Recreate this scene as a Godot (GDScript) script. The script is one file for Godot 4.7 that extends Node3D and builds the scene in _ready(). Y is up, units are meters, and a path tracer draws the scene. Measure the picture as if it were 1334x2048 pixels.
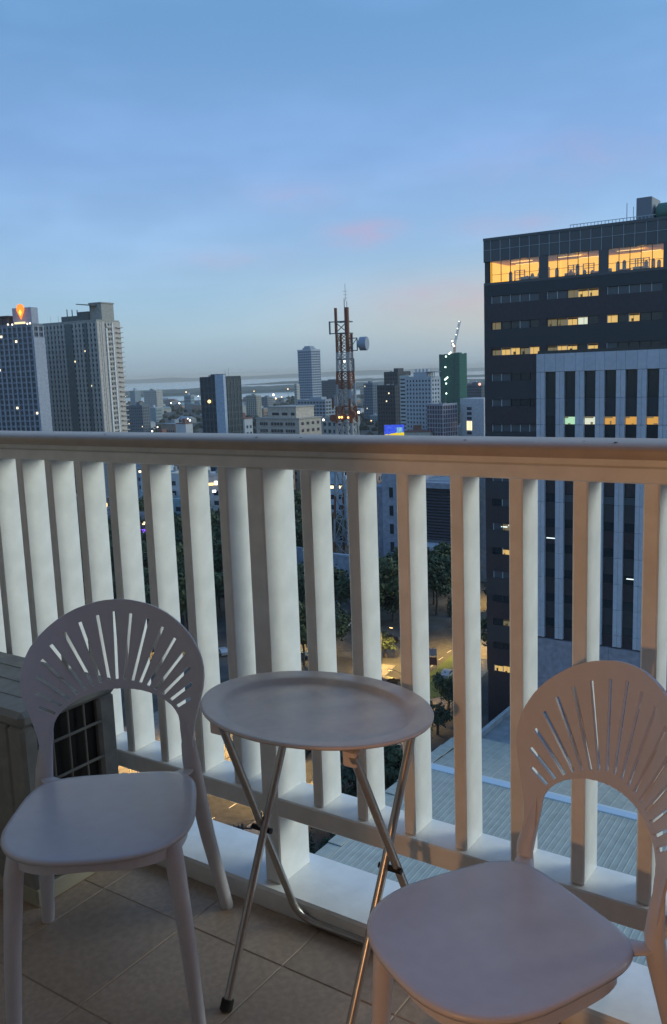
extends Node3D
# A dusk view from a tiled balcony through a white railing over a city. x right, y up, the railing runs along x at z = 0 and the city lies towards -z.

const GROUND := -58.0
var names := {}
var cache := {}
var rng := RandomNumberGenerator.new()


class Shape:
	var v := PackedVector3Array()
	var n := PackedVector3Array()

	func tri(a: Vector3, b: Vector3, c: Vector3) -> void:
		var m := (b - a).cross(c - a).normalized()
		v.append_array([a, c, b])
		n.append_array([m, m, m])

	func quad(a: Vector3, b: Vector3, c: Vector3, d: Vector3) -> void:  # counter-clockwise from outside
		var m := (c - a).cross(d - b).normalized()
		v.append_array([a, c, b, a, d, c])
		n.append_array([m, m, m, m, m, m])

	func soft(a: Vector3, b: Vector3, c: Vector3, d: Vector3, na: Vector3, nb: Vector3, nc: Vector3, nd: Vector3) -> void:
		v.append_array([a, c, b, a, d, c])
		n.append_array([na, nc, nb, na, nd, nc])

	func box(lo: Vector3, hi: Vector3, t := Transform3D()) -> void:
		var p: Array[Vector3] = []
		for i in 8:
			p.append(t * Vector3(hi.x if i & 1 else lo.x, hi.y if i & 2 else lo.y, hi.z if i & 4 else lo.z))
		quad(p[4], p[5], p[7], p[6])
		quad(p[1], p[0], p[2], p[3])
		quad(p[5], p[1], p[3], p[7])
		quad(p[0], p[4], p[6], p[2])
		quad(p[6], p[7], p[3], p[2])
		quad(p[0], p[1], p[5], p[4])

	func bevel(lo: Vector3, hi: Vector3, r: float, t := Transform3D()) -> void:
		# a box with chamfered edges: each face inset by r, the corners joined
		var f := func(s: Vector3, k: int) -> Vector3:
			var q := Vector3(hi.x if s.x > 0 else lo.x, hi.y if s.y > 0 else lo.y, hi.z if s.z > 0 else lo.z)
			for a in 3:
				if a != k:
					q[a] -= s[a] * r
			return t * q
		var mid := t * ((lo + hi) / 2)
		for k in 3:
			var i := (k + 1) % 3
			var j := (k + 2) % 3
			for s in [-1.0, 1.0]:
				var c := []
				for e in [[-1, -1], [1, -1], [1, 1], [-1, 1]]:
					var g := Vector3.ZERO
					g[k] = s
					g[i] = e[0]
					g[j] = e[1]
					c.append(f.call(g, k))
				out4(c[0], c[1], c[2], c[3], mid)
			for e in [[-1, -1], [1, -1], [1, 1], [-1, 1]]:
				var g0 := Vector3.ZERO
				g0[i] = e[0]
				g0[j] = e[1]
				var g1 := g0
				g0[k] = -1
				g1[k] = 1
				out4(f.call(g0, i), f.call(g1, i), f.call(g1, j), f.call(g0, j), mid)
		for m in 8:
			var g := Vector3(1 if m & 1 else -1, 1 if m & 2 else -1, 1 if m & 4 else -1)
			var a: Vector3 = f.call(g, 0)
			var b: Vector3 = f.call(g, 1)
			var c: Vector3 = f.call(g, 2)
			if (b - a).cross(c - a).dot(a - mid) > 0:
				tri(a, b, c)
			else:
				tri(a, c, b)

	func out4(a: Vector3, b: Vector3, c: Vector3, d: Vector3, mid: Vector3) -> void:
		if (c - a).cross(d - b).dot((a + c) / 2 - mid) > 0:
			quad(a, b, c, d)
		else:
			quad(a, d, c, b)

	# sweep of an elliptical section along points; r holds (across, along) radii, side is the direction of the first radius
	func sweep(p: Array, r: Array, side := Vector3.RIGHT, sides := 12, caps := true) -> void:
		var rings := []
		var norms := []
		for i in p.size():
			var d: Vector3 = (p[mini(i + 1, p.size() - 1)] - p[maxi(i - 1, 0)]).normalized()
			var s := (side - d * side.dot(d)).normalized()
			if s.length() < 0.5:
				s = d.cross(Vector3(0.3, 0.9, 0.2)).normalized()
			var u := d.cross(s).normalized()
			var ring := []
			var nn := []
			for k in sides:
				var a := TAU * k / sides
				ring.append(p[i] + s * cos(a) * r[i].x + u * sin(a) * r[i].y)
				nn.append((s * cos(a) * r[i].y + u * sin(a) * r[i].x).normalized())
			rings.append(ring)
			norms.append(nn)
		for i in p.size() - 1:
			for k in sides:
				var m := (k + 1) % sides
				soft(rings[i][k], rings[i][m], rings[i + 1][m], rings[i + 1][k], norms[i][k], norms[i][m], norms[i + 1][m], norms[i + 1][k])
		if caps:
			for k in range(1, sides - 1):
				tri(rings[0][0], rings[0][k + 1], rings[0][k])
				var z: Array = rings[-1]
				tri(z[0], z[k], z[k + 1])

	func tube(p: Array, r: float, sides := 10, side := Vector3.RIGHT) -> void:
		var rr := []
		for i in p.size():
			rr.append(Vector2(r, r))
		sweep(p, rr, side, sides)

	# profile of (radius factor, height) turned about y; ax, az stretch it to an oval
	func lathe(prof: Array, ax := 1.0, az := 1.0, at := Vector3.ZERO, sides := 32) -> void:
		var pn := []
		for i in prof.size():
			var d: Vector2 = prof[mini(i + 1, prof.size() - 1)] - prof[maxi(i - 1, 0)]
			pn.append(Vector2(d.y, -d.x).normalized())
		for i in prof.size() - 1:
			for k in sides:
				var q := []
				var m := []
				for c in [[i, k], [i, k + 1], [i + 1, k + 1], [i + 1, k]]:
					var a: float = TAU * c[1] / sides
					var e: Vector2 = prof[c[0]]
					q.append(at + Vector3(cos(a) * e.x * ax, e.y, -sin(a) * e.x * az))
					m.append(Vector3(cos(a) * pn[c[0]].x / ax * (ax + az) / 2, pn[c[0]].y, -sin(a) * pn[c[0]].x / az * (ax + az) / 2).normalized())
				soft(q[0], q[1], q[2], q[3], m[0], m[1], m[2], m[3])

	func ball(c: Vector3, r: Vector3, rows := 6, sides := 10) -> void:
		var prof := []
		for i in rows + 1:
			var a := -PI / 2 + PI * i / rows
			prof.append(Vector2(maxf(cos(a), 0.0), sin(a) * r.y))
		lathe(prof, r.x, r.z, c, sides)

	func prism(poly: Array, lo: float, hi: float, t := Transform3D()) -> void:  # counter-clockwise polygon of (x, y), pushed along z
		var idx := Geometry2D.triangulate_polygon(PackedVector2Array(poly))
		var area := 0.0
		for i in poly.size():
			area += poly[i].cross(poly[(i + 1) % poly.size()])
		for i in range(0, idx.size(), 3):
			var a: Vector2 = poly[idx[i]]
			var b: Vector2 = poly[idx[i + 1]]
			var c: Vector2 = poly[idx[i + 2]]
			if (b - a).cross(c - a) < 0:
				var x := b
				b = c
				c = x
			tri(t * Vector3(a.x, a.y, hi), t * Vector3(b.x, b.y, hi), t * Vector3(c.x, c.y, hi))
			tri(t * Vector3(a.x, a.y, lo), t * Vector3(c.x, c.y, lo), t * Vector3(b.x, b.y, lo))
		for i in poly.size():
			var a: Vector2 = poly[i]
			var b: Vector2 = poly[(i + 1) % poly.size()]
			if area < 0:
				var x := a
				a = b
				b = x
			quad(t * Vector3(a.x, a.y, lo), t * Vector3(b.x, b.y, lo), t * Vector3(b.x, b.y, hi), t * Vector3(a.x, a.y, hi))

	func bar(a: Vector3, b: Vector3, w: float) -> void:  # a square bar between two points
		var d := b - a
		var up := Vector3.UP if absf(d.normalized().y) < 0.9 else Vector3.RIGHT
		var x := d.cross(up).normalized()
		var y := x.cross(d).normalized()
		box(Vector3(-w / 2, -w / 2, 0), Vector3(w / 2, w / 2, d.length()), Transform3D(Basis(x, y, d.normalized()), a))

	func mesh() -> ArrayMesh:
		var a := []
		a.resize(Mesh.ARRAY_MAX)
		a[Mesh.ARRAY_VERTEX] = v
		a[Mesh.ARRAY_NORMAL] = n
		var m := ArrayMesh.new()
		m.add_surface_from_arrays(Mesh.PRIMITIVE_TRIANGLES, a)
		return m


func numbered(parent: Node, called: String) -> String:
	var key := str(parent.get_instance_id()) + called
	var k: int = names.get(key, 0)
	names[key] = k + 1
	return called if k == 0 else "%s_%03d" % [called, k]


func thing(called: String, label: String, category: String, at := Vector3.ZERO, turn := 0.0, group := "") -> Node3D:
	var o := Node3D.new()
	o.name = numbered(self, called)
	add_child(o, true)
	o.position = at
	o.rotation_degrees.y = turn
	tag(o, label, category, group)
	return o


func tag(o: Node, label: String, category: String, group := "") -> void:
	o.set_meta("label", label)
	o.set_meta("category", category)
	if group:
		o.set_meta("group", group)


func part(called: String, s: Variant, m: Material, parent: Node = self, kind := "") -> MeshInstance3D:
	var o := MeshInstance3D.new()
	o.name = numbered(parent, called)
	o.mesh = s.mesh() if s is Shape else s
	o.material_override = m
	parent.add_child(o, true)
	if kind:
		o.set_meta("kind", kind)
	return o


func ground_piece(called: String, s: Shape, m: Material, label := "") -> MeshInstance3D:
	var o := part(called, s, m, self, "structure")
	if label:
		o.set_meta("label", label)
	return o


func dup(o: Node3D, at: Vector3, turn: float, label := "", size := Vector3.ONE) -> Node3D:
	var c: Node3D = o.duplicate()
	c.name = numbered(self, String(o.name).rstrip("0123456789").trim_suffix("_"))
	add_child(c, true)
	c.position = at
	c.rotation_degrees = Vector3(0, turn, 0)
	c.scale = size
	if label:
		c.set_meta("label", label)
	return c


func noise_map(key: String, freq: float, lo: float, hi: float, octaves := 4, size := 512) -> NoiseTexture2D:
	key += str(lo)
	if not cache.has(key):
		var f := FastNoiseLite.new()
		f.seed = key.hash() % 1000
		f.frequency = freq
		f.fractal_octaves = octaves
		var g := Gradient.new()
		g.set_color(0, Color(lo, lo, lo))
		g.set_color(1, Color(hi, hi, hi))
		var t := NoiseTexture2D.new()
		t.width = size
		t.height = size
		t.seamless = true
		t.noise = f
		t.color_ramp = g
		cache[key] = t
	return cache[key]


func paint(key: String, r: float, g: float, b: float, rough := 0.6, metal := 0.0) -> StandardMaterial3D:  # base colour in linear values
	if cache.has(key):
		return cache[key]
	var m := StandardMaterial3D.new()
	m.resource_name = key
	m.albedo_color = Color(r, g, b).linear_to_srgb()
	m.roughness = rough
	m.metallic = metal
	cache[key] = m
	return m


func worn(m: StandardMaterial3D, map: Texture2D, scale: float, bump: Texture2D = null, depth := 0.0) -> StandardMaterial3D:
	m.albedo_texture = map
	m.uv1_triplanar = true
	m.uv1_world_triplanar = true
	m.uv1_scale = Vector3.ONE * scale
	if m.roughness < 0.5:
		m.roughness_texture = noise_map("gloss", 0.006, 0.86, 1.0)
	if bump:
		m.heightmap_enabled = true
		m.heightmap_texture = bump
		m.heightmap_scale = depth
	return m


func shine(key: String, r: float, g: float, b: float, energy: float) -> StandardMaterial3D:
	if cache.has(key):
		return cache[key]
	var m := paint(key, 0.6 * r, 0.6 * g, 0.6 * b, 0.5)
	m.emission_enabled = true
	m.emission = Color(r, g, b).linear_to_srgb()
	m.emission_energy_multiplier = energy
	return m


func downlight(parent: Node, at: Vector3, c: Color, energy: float, size: float, reach := 60.0) -> void:  # a street lamp throws its light down, not up
	var l := SpotLight3D.new()
	l.name = numbered(parent, "lamp_light")
	l.position = at
	l.rotation_degrees.x = -90
	l.light_color = c
	l.light_energy = energy
	l.light_size = size
	l.spot_range = reach
	l.spot_angle = 70
	l.spot_angle_attenuation = 0.6
	l.spot_attenuation = 2.0
	l.shadow_enabled = true
	parent.add_child(l, true)


func omni(parent: Node, at: Vector3, c: Color, energy: float, size: float, reach := 60.0) -> void:
	var l := OmniLight3D.new()
	l.name = numbered(parent, "lamp_light")
	l.position = at
	l.light_color = c
	l.light_energy = energy
	l.light_size = size
	l.omni_range = reach
	l.omni_attenuation = 2.0
	l.shadow_enabled = true
	parent.add_child(l, true)


func lin(hex: String) -> Color:
	return Color(hex).srgb_to_linear()


func sky_picture() -> ImageTexture:
	var w := 1024
	var h := 512
	var steps := [[-90.0, lin("4a5560")], [-1.0, lin("6d8494")], [0.0, lin("93a9ba")], [1.2, lin("9db5c6")], [2.6, lin("a6c2d2")], [4.5, lin("a0c3dc")], [8.0, lin("94bbe2")], [13.0, lin("83abde")], [20.0, lin("6e9dcf")], [30.0, lin("6a99d2")], [90.0, lin("5f90cc")]]
	var f := FastNoiseLite.new()
	f.seed = 11
	f.frequency = 0.9
	f.fractal_octaves = 5
	var g := FastNoiseLite.new()
	g.seed = 5
	g.frequency = 3.2
	g.fractal_octaves = 4
	var im := Image.create(w, h, false, Image.FORMAT_RGBF)
	var wisps := [[-32.2, 8.4, 2.4, 0.75, 0.6], [-30.6, 8.75, 1.2, 0.35, 0.8], [-40.5, 7.2, 4.2, 0.8, 0.28], [-23.0, 8.5, 3.6, 0.6, 0.42], [-36.0, 10.8, 3.6, 0.9, 0.25], [-27.0, 4.4, 6.0, 1.2, 0.35], [-20.0, 12.0, 7.0, 1.6, 0.2]]
	var pink := lin("d3a9c4")
	for y in h:
		var el := 90.0 - 180.0 * (y + 0.5) / h
		var base: Color = steps[0][1]
		for i in steps.size() - 1:
			if el >= steps[i][0] and el <= steps[i + 1][0]:
				base = steps[i][1].lerp(steps[i + 1][1], (el - steps[i][0]) / (steps[i + 1][0] - steps[i][0]))
		for x in w:
			var az := 360.0 * (x + 0.5) / w
			if az > 180.0:
				az -= 360.0
			var c := base
			if el > -2.0:
				var d := Vector3(cos(deg_to_rad(el)) * sin(deg_to_rad(az)), sin(deg_to_rad(el)), -cos(deg_to_rad(el)) * cos(deg_to_rad(az)))
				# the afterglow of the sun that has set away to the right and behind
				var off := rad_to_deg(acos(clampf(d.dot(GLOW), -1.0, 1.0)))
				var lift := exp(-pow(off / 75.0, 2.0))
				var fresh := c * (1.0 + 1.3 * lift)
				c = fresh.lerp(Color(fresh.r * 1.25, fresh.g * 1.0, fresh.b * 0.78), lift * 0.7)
				c = c.lerp(lin("cfc8bc"), 0.8 * smoothstep(-44.0, -16.0, az) * smoothstep(60.0, 20.0, az) * exp(-pow((el - 3.6) / 2.4, 2.0)))
				var streak := f.get_noise_3d(d.x * 4.0, d.y * 13.0, d.z * 4.0) * 0.5 + 0.5
				var fine := g.get_noise_3d(d.x * 3.0 + streak, d.y * 22.0, d.z * 3.0)
				c = c.lerp(c * 1.14 + Color(0.016, 0.013, 0.014), clampf((streak - 0.42) * 2.0 + fine * 0.3, 0.0, 1.0) * clampf(el / 8.0, 0.0, 1.0))
				var low := g.get_noise_3d(d.x * 2.0, d.y * 30.0, d.z * 2.0)
				c = c * (1.0 + 0.03 * low * clampf(1.0 - el / 14.0, 0.0, 1.0))
				for q in wisps:
					var e := pow((az - q[0]) / q[2], 2.0) + pow((el - q[1]) / q[3], 2.0)
					if e < 4.0:
						var k: float = exp(-1.3 * e) * q[4] * (0.55 + 0.9 * g.get_noise_3d(d.x * 6.0, d.y * 50.0, d.z * 6.0))
						c = c.lerp(pink, clampf(k, 0.0, 0.6))
			im.set_pixel(x, y, Color(c.r, c.g, c.b))
	return ImageTexture.create_from_image(im)


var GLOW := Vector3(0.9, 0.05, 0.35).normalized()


func _ready() -> void:
	rng.seed = 7
	# camera
	var cam := Camera3D.new()
	cam.name = "camera"
	add_child(cam)
	cam.transform = Transform3D(Basis(Vector3(0.827368, -0.035363, -0.560546), Vector3(-0.058807, 0.987076, -0.149071), Vector3(0.558574, 0.156301, 0.814595)), Vector3(0, 1.2306, 1.5))
	cam.fov = 60.280
	cam.near = 0.05
	cam.far = 40000.0
	cam.current = true
	# sky, haze and exposure
	var env := Environment.new()
	env.background_mode = Environment.BG_SKY
	var pano := PanoramaSkyMaterial.new()
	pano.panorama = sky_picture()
	var sky := Sky.new()
	sky.sky_material = pano
	env.sky = sky
	env.background_energy_multiplier = 1.0
	env.tonemap_mode = Environment.TONE_MAPPER_LINEAR
	env.tonemap_exposure = 1.0
	env.sdfgi_enabled = true
	env.ssao_enabled = true
	env.ssil_enabled = true
	env.fog_enabled = true
	env.fog_density = 0.00008
	env.fog_light_color = Color(1.0, 0.95, 0.88)
	var around := WorldEnvironment.new()
	around.name = "world_environment"
	around.environment = env
	add_child(around)
	# the afterglow low in the sky to the right: a wide, soft light
	var sun := DirectionalLight3D.new()
	sun.name = "afterglow"
	sun.light_energy = 0.6
	sun.light_angular_distance = 30.0
	sun.light_color = Color(0.98, 1.0, 0.92)
	sun.shadow_enabled = true
	add_child(sun)
	sun.look_at_from_position(Vector3.ZERO, -Vector3(0.72, 0.34, -0.6))
	setting()
	balcony()
	railing()
	furniture()
	office_tower()
	near_city()
	towers()
	antenna_mast()
	far_city()
	trees()
	street_things()


func setting() -> void:
	# land, sea, the flat island across the channel and the hills behind it; f is the way the camera looks over the city
	var f := Vector3(-0.565, 0, -0.825)
	var r := Vector3(0.825, 0, -0.565)
	var edge := FastNoiseLite.new()
	edge.seed = 3
	edge.frequency = 0.004
	var s := Shape.new()
	var cols := 80
	for i in cols:
		var a0 := -4000.0 + 8000.0 * i / cols
		var a1 := -4000.0 + 8000.0 * (i + 1) / cols
		var b0 := 2300.0 + 120.0 * edge.get_noise_1d(a0)
		var b1 := 2300.0 + 120.0 * edge.get_noise_1d(a1)
		s.quad(r * a0 - f * 300 + Vector3.UP * GROUND, r * a1 - f * 300 + Vector3.UP * GROUND, r * a1 + f * b1 + Vector3.UP * GROUND, r * a0 + f * b0 + Vector3.UP * GROUND)
		s.quad(r * a0 + f * b0 + Vector3.UP * GROUND, r * a1 + f * b1 + Vector3.UP * GROUND, r * a1 + f * b1 + Vector3.UP * (GROUND - 3), r * a0 + f * b0 + Vector3.UP * (GROUND - 3))
	ground_piece("ground", s, worn(paint("earth", 0.09, 0.09, 0.085, 0.95), noise_map("patchy", 0.02, 0.45, 1.0), 0.01))
	var sea := Shape.new()
	sea.quad(r * -16000 + f * 2000 + Vector3.UP * (GROUND - 1.2), r * 16000 + f * 2000 + Vector3.UP * (GROUND - 1.2), r * 16000 + f * 14600 + Vector3.UP * (GROUND - 1.2), r * -16000 + f * 14600 + Vector3.UP * (GROUND - 1.2))
	ground_piece("sea", sea, worn(paint("sea_water", 0.3, 0.34, 0.36, 0.16), noise_map("swell", 0.03, 0.85, 1.0), 0.002))
	var isle := Shape.new()
	var rows := [[3050.0, 0.0], [3090.0, 9.0], [3500.0, 12.0], [4150.0, 10.0], [4200.0, 0.0]]
	ridge(isle, f, r, rows, -4200.0, 900.0, 150, 0.5, 0.012)
	part("island", isle, paint("mangrove", 0.05, 0.07, 0.06, 0.95), self, "structure")
	var spit := Shape.new()
	ridge(spit, f, r, [[5600.0, 0.0], [5640.0, 9.0], [6000.0, 12.0], [6100.0, 0.0]], -600.0, 3600.0, 120, 0.5, 0.01)
	part("island", spit, paint("mangrove", 0.05, 0.07, 0.06), self, "structure")
	var far := Shape.new()
	ridge(far, f, r, [[14000.0, 0.0], [14300.0, 40.0], [14500.0, 62.0], [15500.0, 0.0]], -15000.0, 15000.0, 200, 0.8, 0.0005)
	part("hills", far, paint("far_hills", 0.08, 0.1, 0.1, 0.95), self, "structure")
	# roads and paving
	var asphalt := worn(paint("asphalt", 0.055, 0.054, 0.052, 0.85), noise_map("patchy", 0.02, 0.6, 1.0), 0.06)
	var pave := worn(paint("concrete_paving", 0.22, 0.2, 0.17, 0.85), noise_map("blotch", 0.02, 0.75, 1.0), 0.05)
	ribbon("road", asphalt, [Vector2(-78, -30), Vector2(-78, -120), Vector2(-83, -165), Vector2(-97, -215), Vector2(-125, -300), Vector2(-200, -480)], 10.0, 0.012)
	ribbon("road", asphalt, [Vector2(-84, -168), Vector2(-106, -152), Vector2(-126, -139), Vector2(-180, -112), Vector2(-300, -60)], 9.0, 0.016)
	ribbon("pavement", pave, [Vector2(-69.5, -30), Vector2(-69.5, -122), Vector2(-74, -160), Vector2(-88, -212), Vector2(-116, -297)], 6.0, 0.14, true)
	ribbon("pavement", pave, [Vector2(-86, -30), Vector2(-86, -126), Vector2(-90, -146)], 5.0, 0.14, true)
	var lot := Shape.new()
	lot.box(Vector3(-113, GROUND - 0.3, -118), Vector3(-89, GROUND + 0.02, -40))
	ground_piece("parking_lot", lot, pave)
	var paint_white := paint("road_paint", 0.6, 0.58, 0.5, 0.7)
	for k in 26:
		var z := -34.0 - 5.0 * k
		var x := -78.0 if z > -120 else -78.0 - (-120 - z) * 0.11
		var dash := Shape.new()
		dash.box(Vector3(x - 0.07, GROUND + 0.0, z - 2.0), Vector3(x + 0.07, GROUND + 0.022, z))
		ground_piece("lane_marking", dash, paint_white)
	var lawn := Shape.new()
	lawn.prism([Vector2(-78.5, 138), Vector2(-73.5, 132), Vector2(-71.5, 136), Vector2(-76.5, 152), Vector2(-80.5, 158)], -0.2, 0.2, Transform3D(Basis(Vector3(1, 0, 0), Vector3(0, 0, -1), Vector3(0, 1, 0)), Vector3(0, GROUND, 0)))
	ground_piece("grass_verge", lawn, worn(paint("grass", 0.1, 0.16, 0.03, 0.95), noise_map("patchy", 0.02, 0.5, 1.0), 0.3))


func ridge(s: Shape, f: Vector3, r: Vector3, rows: Array, a0: float, a1: float, cols: int, rough: float, freq: float) -> void:
	var nz := FastNoiseLite.new()
	nz.seed = int(absf(a0)) % 97
	nz.frequency = freq
	var p := func(i: int, k: int) -> Vector3:
		var a := lerpf(a0, a1, float(i) / cols)
		var taper: float = clampf(minf(i, cols - i) / (cols * 0.06), 0.0, 1.0)
		var h: float = rows[k][1] * taper * (1.0 - rough + 2.0 * rough * (nz.get_noise_2d(a, k * 400.0) * 0.5 + 0.5))
		return r * a + f * (rows[k][0]) + Vector3.UP * (GROUND - 1.3 + h)
	for i in cols:
		for k in rows.size() - 1:
			s.quad(p.call(i, k), p.call(i + 1, k), p.call(i + 1, k + 1), p.call(i, k + 1))


func ribbon(called: String, m: Material, pts: Array, width: float, top: float, kerb := false) -> void:
	var s := Shape.new()
	for i in pts.size() - 1:
		var n := [Vector2.ZERO, Vector2.ZERO]
		for e in 2:
			var d: Vector2 = (pts[mini(i + e + 1, pts.size() - 1)] - pts[maxi(i + e - 1, 0)]).normalized()
			n[e] = Vector2(-d.y, d.x) * width / 2
		var y := GROUND + top
		var q := []
		for e in [[i, 1, 0], [i, -1, 0], [i + 1, -1, 1], [i + 1, 1, 1]]:
			var c: Vector2 = pts[e[0]] + n[e[2]] * e[1]
			q.append(Vector3(c.x, y, c.y))
		if (q[2] - q[0]).cross(q[3] - q[1]).y < 0:
			q.reverse()
		s.quad(q[0], q[1], q[2], q[3])
		if kerb:
			for e in [[0, 1], [2, 3], [1, 2], [3, 0]]:
				s.quad(q[e[1]], q[e[0]], q[e[0]] - Vector3.UP * 0.3, q[e[1]] - Vector3.UP * 0.3)
	ground_piece(called, s, m)


func balcony() -> void:
	var wall := worn(paint("rendered_wall", 0.45, 0.42, 0.4, 0.85), noise_map("blotch", 0.02, 0.92, 1.0), 0.7)
	var tile_map := noise_map("tile_grain", 0.05, 0.87, 1.0, 5)
	var tile: Array[StandardMaterial3D] = []
	for k in 3:
		tile.append(worn(paint("floor_tile_%d" % k, 0.43 + 0.025 * k, 0.325 + 0.019 * k, 0.245 + 0.015 * k, 0.5), tile_map, 1.6 + 0.2 * k, noise_map("tile_relief", 0.06, 0.3, 1.0), 0.02))
	var grout := Shape.new()
	grout.box(Vector3(-2.6, -0.2, 0.044), Vector3(1.6, -0.0018, 1.75))
	var floor_ := ground_piece("balcony_floor", grout, paint("grout", 0.36, 0.28, 0.22, 0.95))
	var x0 := -2.6
	for i in range(-4, 12):
		for j in range(0, 6):
			var lo := Vector3(maxf(x0, -1.62 + 0.2745 * i + 0.0015), -0.012, 0.046 if j == 0 else 0.19 + 0.308 * (j - 1) + 0.0015)
			var hi := Vector3(minf(1.6, -1.62 + 0.2745 * (i + 1) - 0.0015), 0.0, minf(1.75, 0.19 + 0.308 * j - 0.0015))
			if hi.x - lo.x < 0.02 or hi.z - lo.z < 0.02:
				continue
			var t := Shape.new()
			hi.y -= rng.randf() * 0.0008
			t.bevel(lo, hi, 0.0012)
			part("floor_tile", t, tile[rng.randi() % 3], floor_)
	var kerb := Shape.new()
	kerb.bevel(Vector3(-2.75, -0.32, -0.14), Vector3(1.75, 0.049, 0.044), 0.006)
	ground_piece("balcony_kerb", kerb, white_paint())
	var left := Shape.new()
	left.box(Vector3(-2.75, -0.2, 0.046), Vector3(-2.6, 2.6, 1.9))
	ground_piece("balcony_side_wall", left, wall)
	var right := Shape.new()
	right.box(Vector3(1.6, -0.2, 0.046), Vector3(1.75, 2.6, 1.9))
	ground_piece("balcony_side_wall", right, wall)
	var top := Shape.new()
	top.box(Vector3(-2.75, 2.6, 0.05), Vector3(1.75, 2.78, 1.9))
	ground_piece("balcony_ceiling", top, wall)
	var back := Shape.new()
	back.box(Vector3(-2.6, -0.2, 1.752), Vector3(-0.56, 2.598, 1.9))
	back.box(Vector3(1.2, -0.2, 1.752), Vector3(1.598, 2.598, 1.9))
	back.box(Vector3(-0.56, 2.15, 1.752), Vector3(1.2, 2.598, 1.9))
	ground_piece("balcony_back_wall", back, wall)
	var below := Shape.new()
	below.box(Vector3(-14, GROUND, 0.4), Vector3(14, -0.33, 14))
	ground_piece("tower_wall_below", below, wall)
	# the room behind the open door, lit by one warm lamp
	var inner := worn(paint("room_wall", 0.16, 0.14, 0.12, 0.9), noise_map("blotch", 0.02, 0.9, 1.0), 0.5)
	var room := Shape.new()
	room.box(Vector3(-2.75, -0.2, 1.902), Vector3(-2.6, 2.78, 5.0))
	room.box(Vector3(1.6, -0.2, 1.902), Vector3(1.75, 2.78, 5.0))
	room.box(Vector3(-2.75, -0.2, 5.0), Vector3(1.75, 2.78, 5.15))
	room.box(Vector3(-2.598, 2.6, 1.902), Vector3(1.598, 2.78, 5.0))
	ground_piece("room_wall", room, inner)
	var boards := Shape.new()
	boards.box(Vector3(-2.598, -0.2, 1.754), Vector3(1.598, -0.002, 4.998))
	ground_piece("room_floor", boards, paint("room_floor", 0.08, 0.06, 0.045, 0.6))
	# curtain left of the door, unseen, added to slant the edge of the lamplight
	var c := Shape.new()
	for k in 24:
		var a := k / 24.0
		var b := (k + 1) / 24.0
		var p := func(u: float, y: float) -> Vector3:
			var e := lerpf(-0.64, -0.5, clampf((y - 0.1) / 1.8, 0.0, 1.0))
			return Vector3(lerpf(-1.1, e, u), y, 1.97 + 0.025 * sin(u * 44.0))
		for y in [0.02, 0.75, 1.5]:
			c.quad(p.call(a, y), p.call(b, y), p.call(b, y + 0.73), p.call(a, y + 0.73))
	tag(part("added_curtain", c, paint("added_curtain_cloth", 0.3, 0.27, 0.24, 0.95)), "plain curtain set unseen beside the door to shape the lamplight edge", "added_curtain")
	var lamp := thing("floor_lamp", "slim floor lamp with a bare warm bulb inside the room", "lamp", LAMP)
	var st := Shape.new()
	st.lathe([Vector2(0.0, 0.03), Vector2(0.13, 0.02), Vector2(0.13, 0.0), Vector2(0.0, 0.0)], 1, 1, Vector3(0, -LAMP.y, 0), 24)
	part("base", st, paint("lamp_metal", 0.05, 0.05, 0.05, 0.4, 0.8), lamp)
	var pole := Shape.new()
	pole.tube([Vector3(0, 0.02 - LAMP.y, 0), Vector3(0, -0.05, 0)], 0.011)
	part("pole", pole, paint("lamp_metal", 0.05, 0.05, 0.05, 0.4, 0.8), lamp)
	var bulb := Shape.new()
	bulb.ball(Vector3.ZERO, Vector3.ONE * 0.055, 8, 14)
	part("bulb", bulb, shine("bulb_glow", 1.0, 0.55, 0.22, 6.0), lamp)
	omni(lamp, Vector3.ZERO, Color(1.0, 0.72, 0.45), 1.5, 0.05, 12.0)


var LAMP := Vector3(-0.3, 1.15, 3.0)


func white_paint() -> StandardMaterial3D:
	return worn(paint("white_paint", 0.82, 0.82, 0.8, 0.38), noise_map("blotch", 0.02, 0.93, 1.0), 1.3, noise_map("brush", 0.04, 0.4, 1.0), 0.02)


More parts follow.
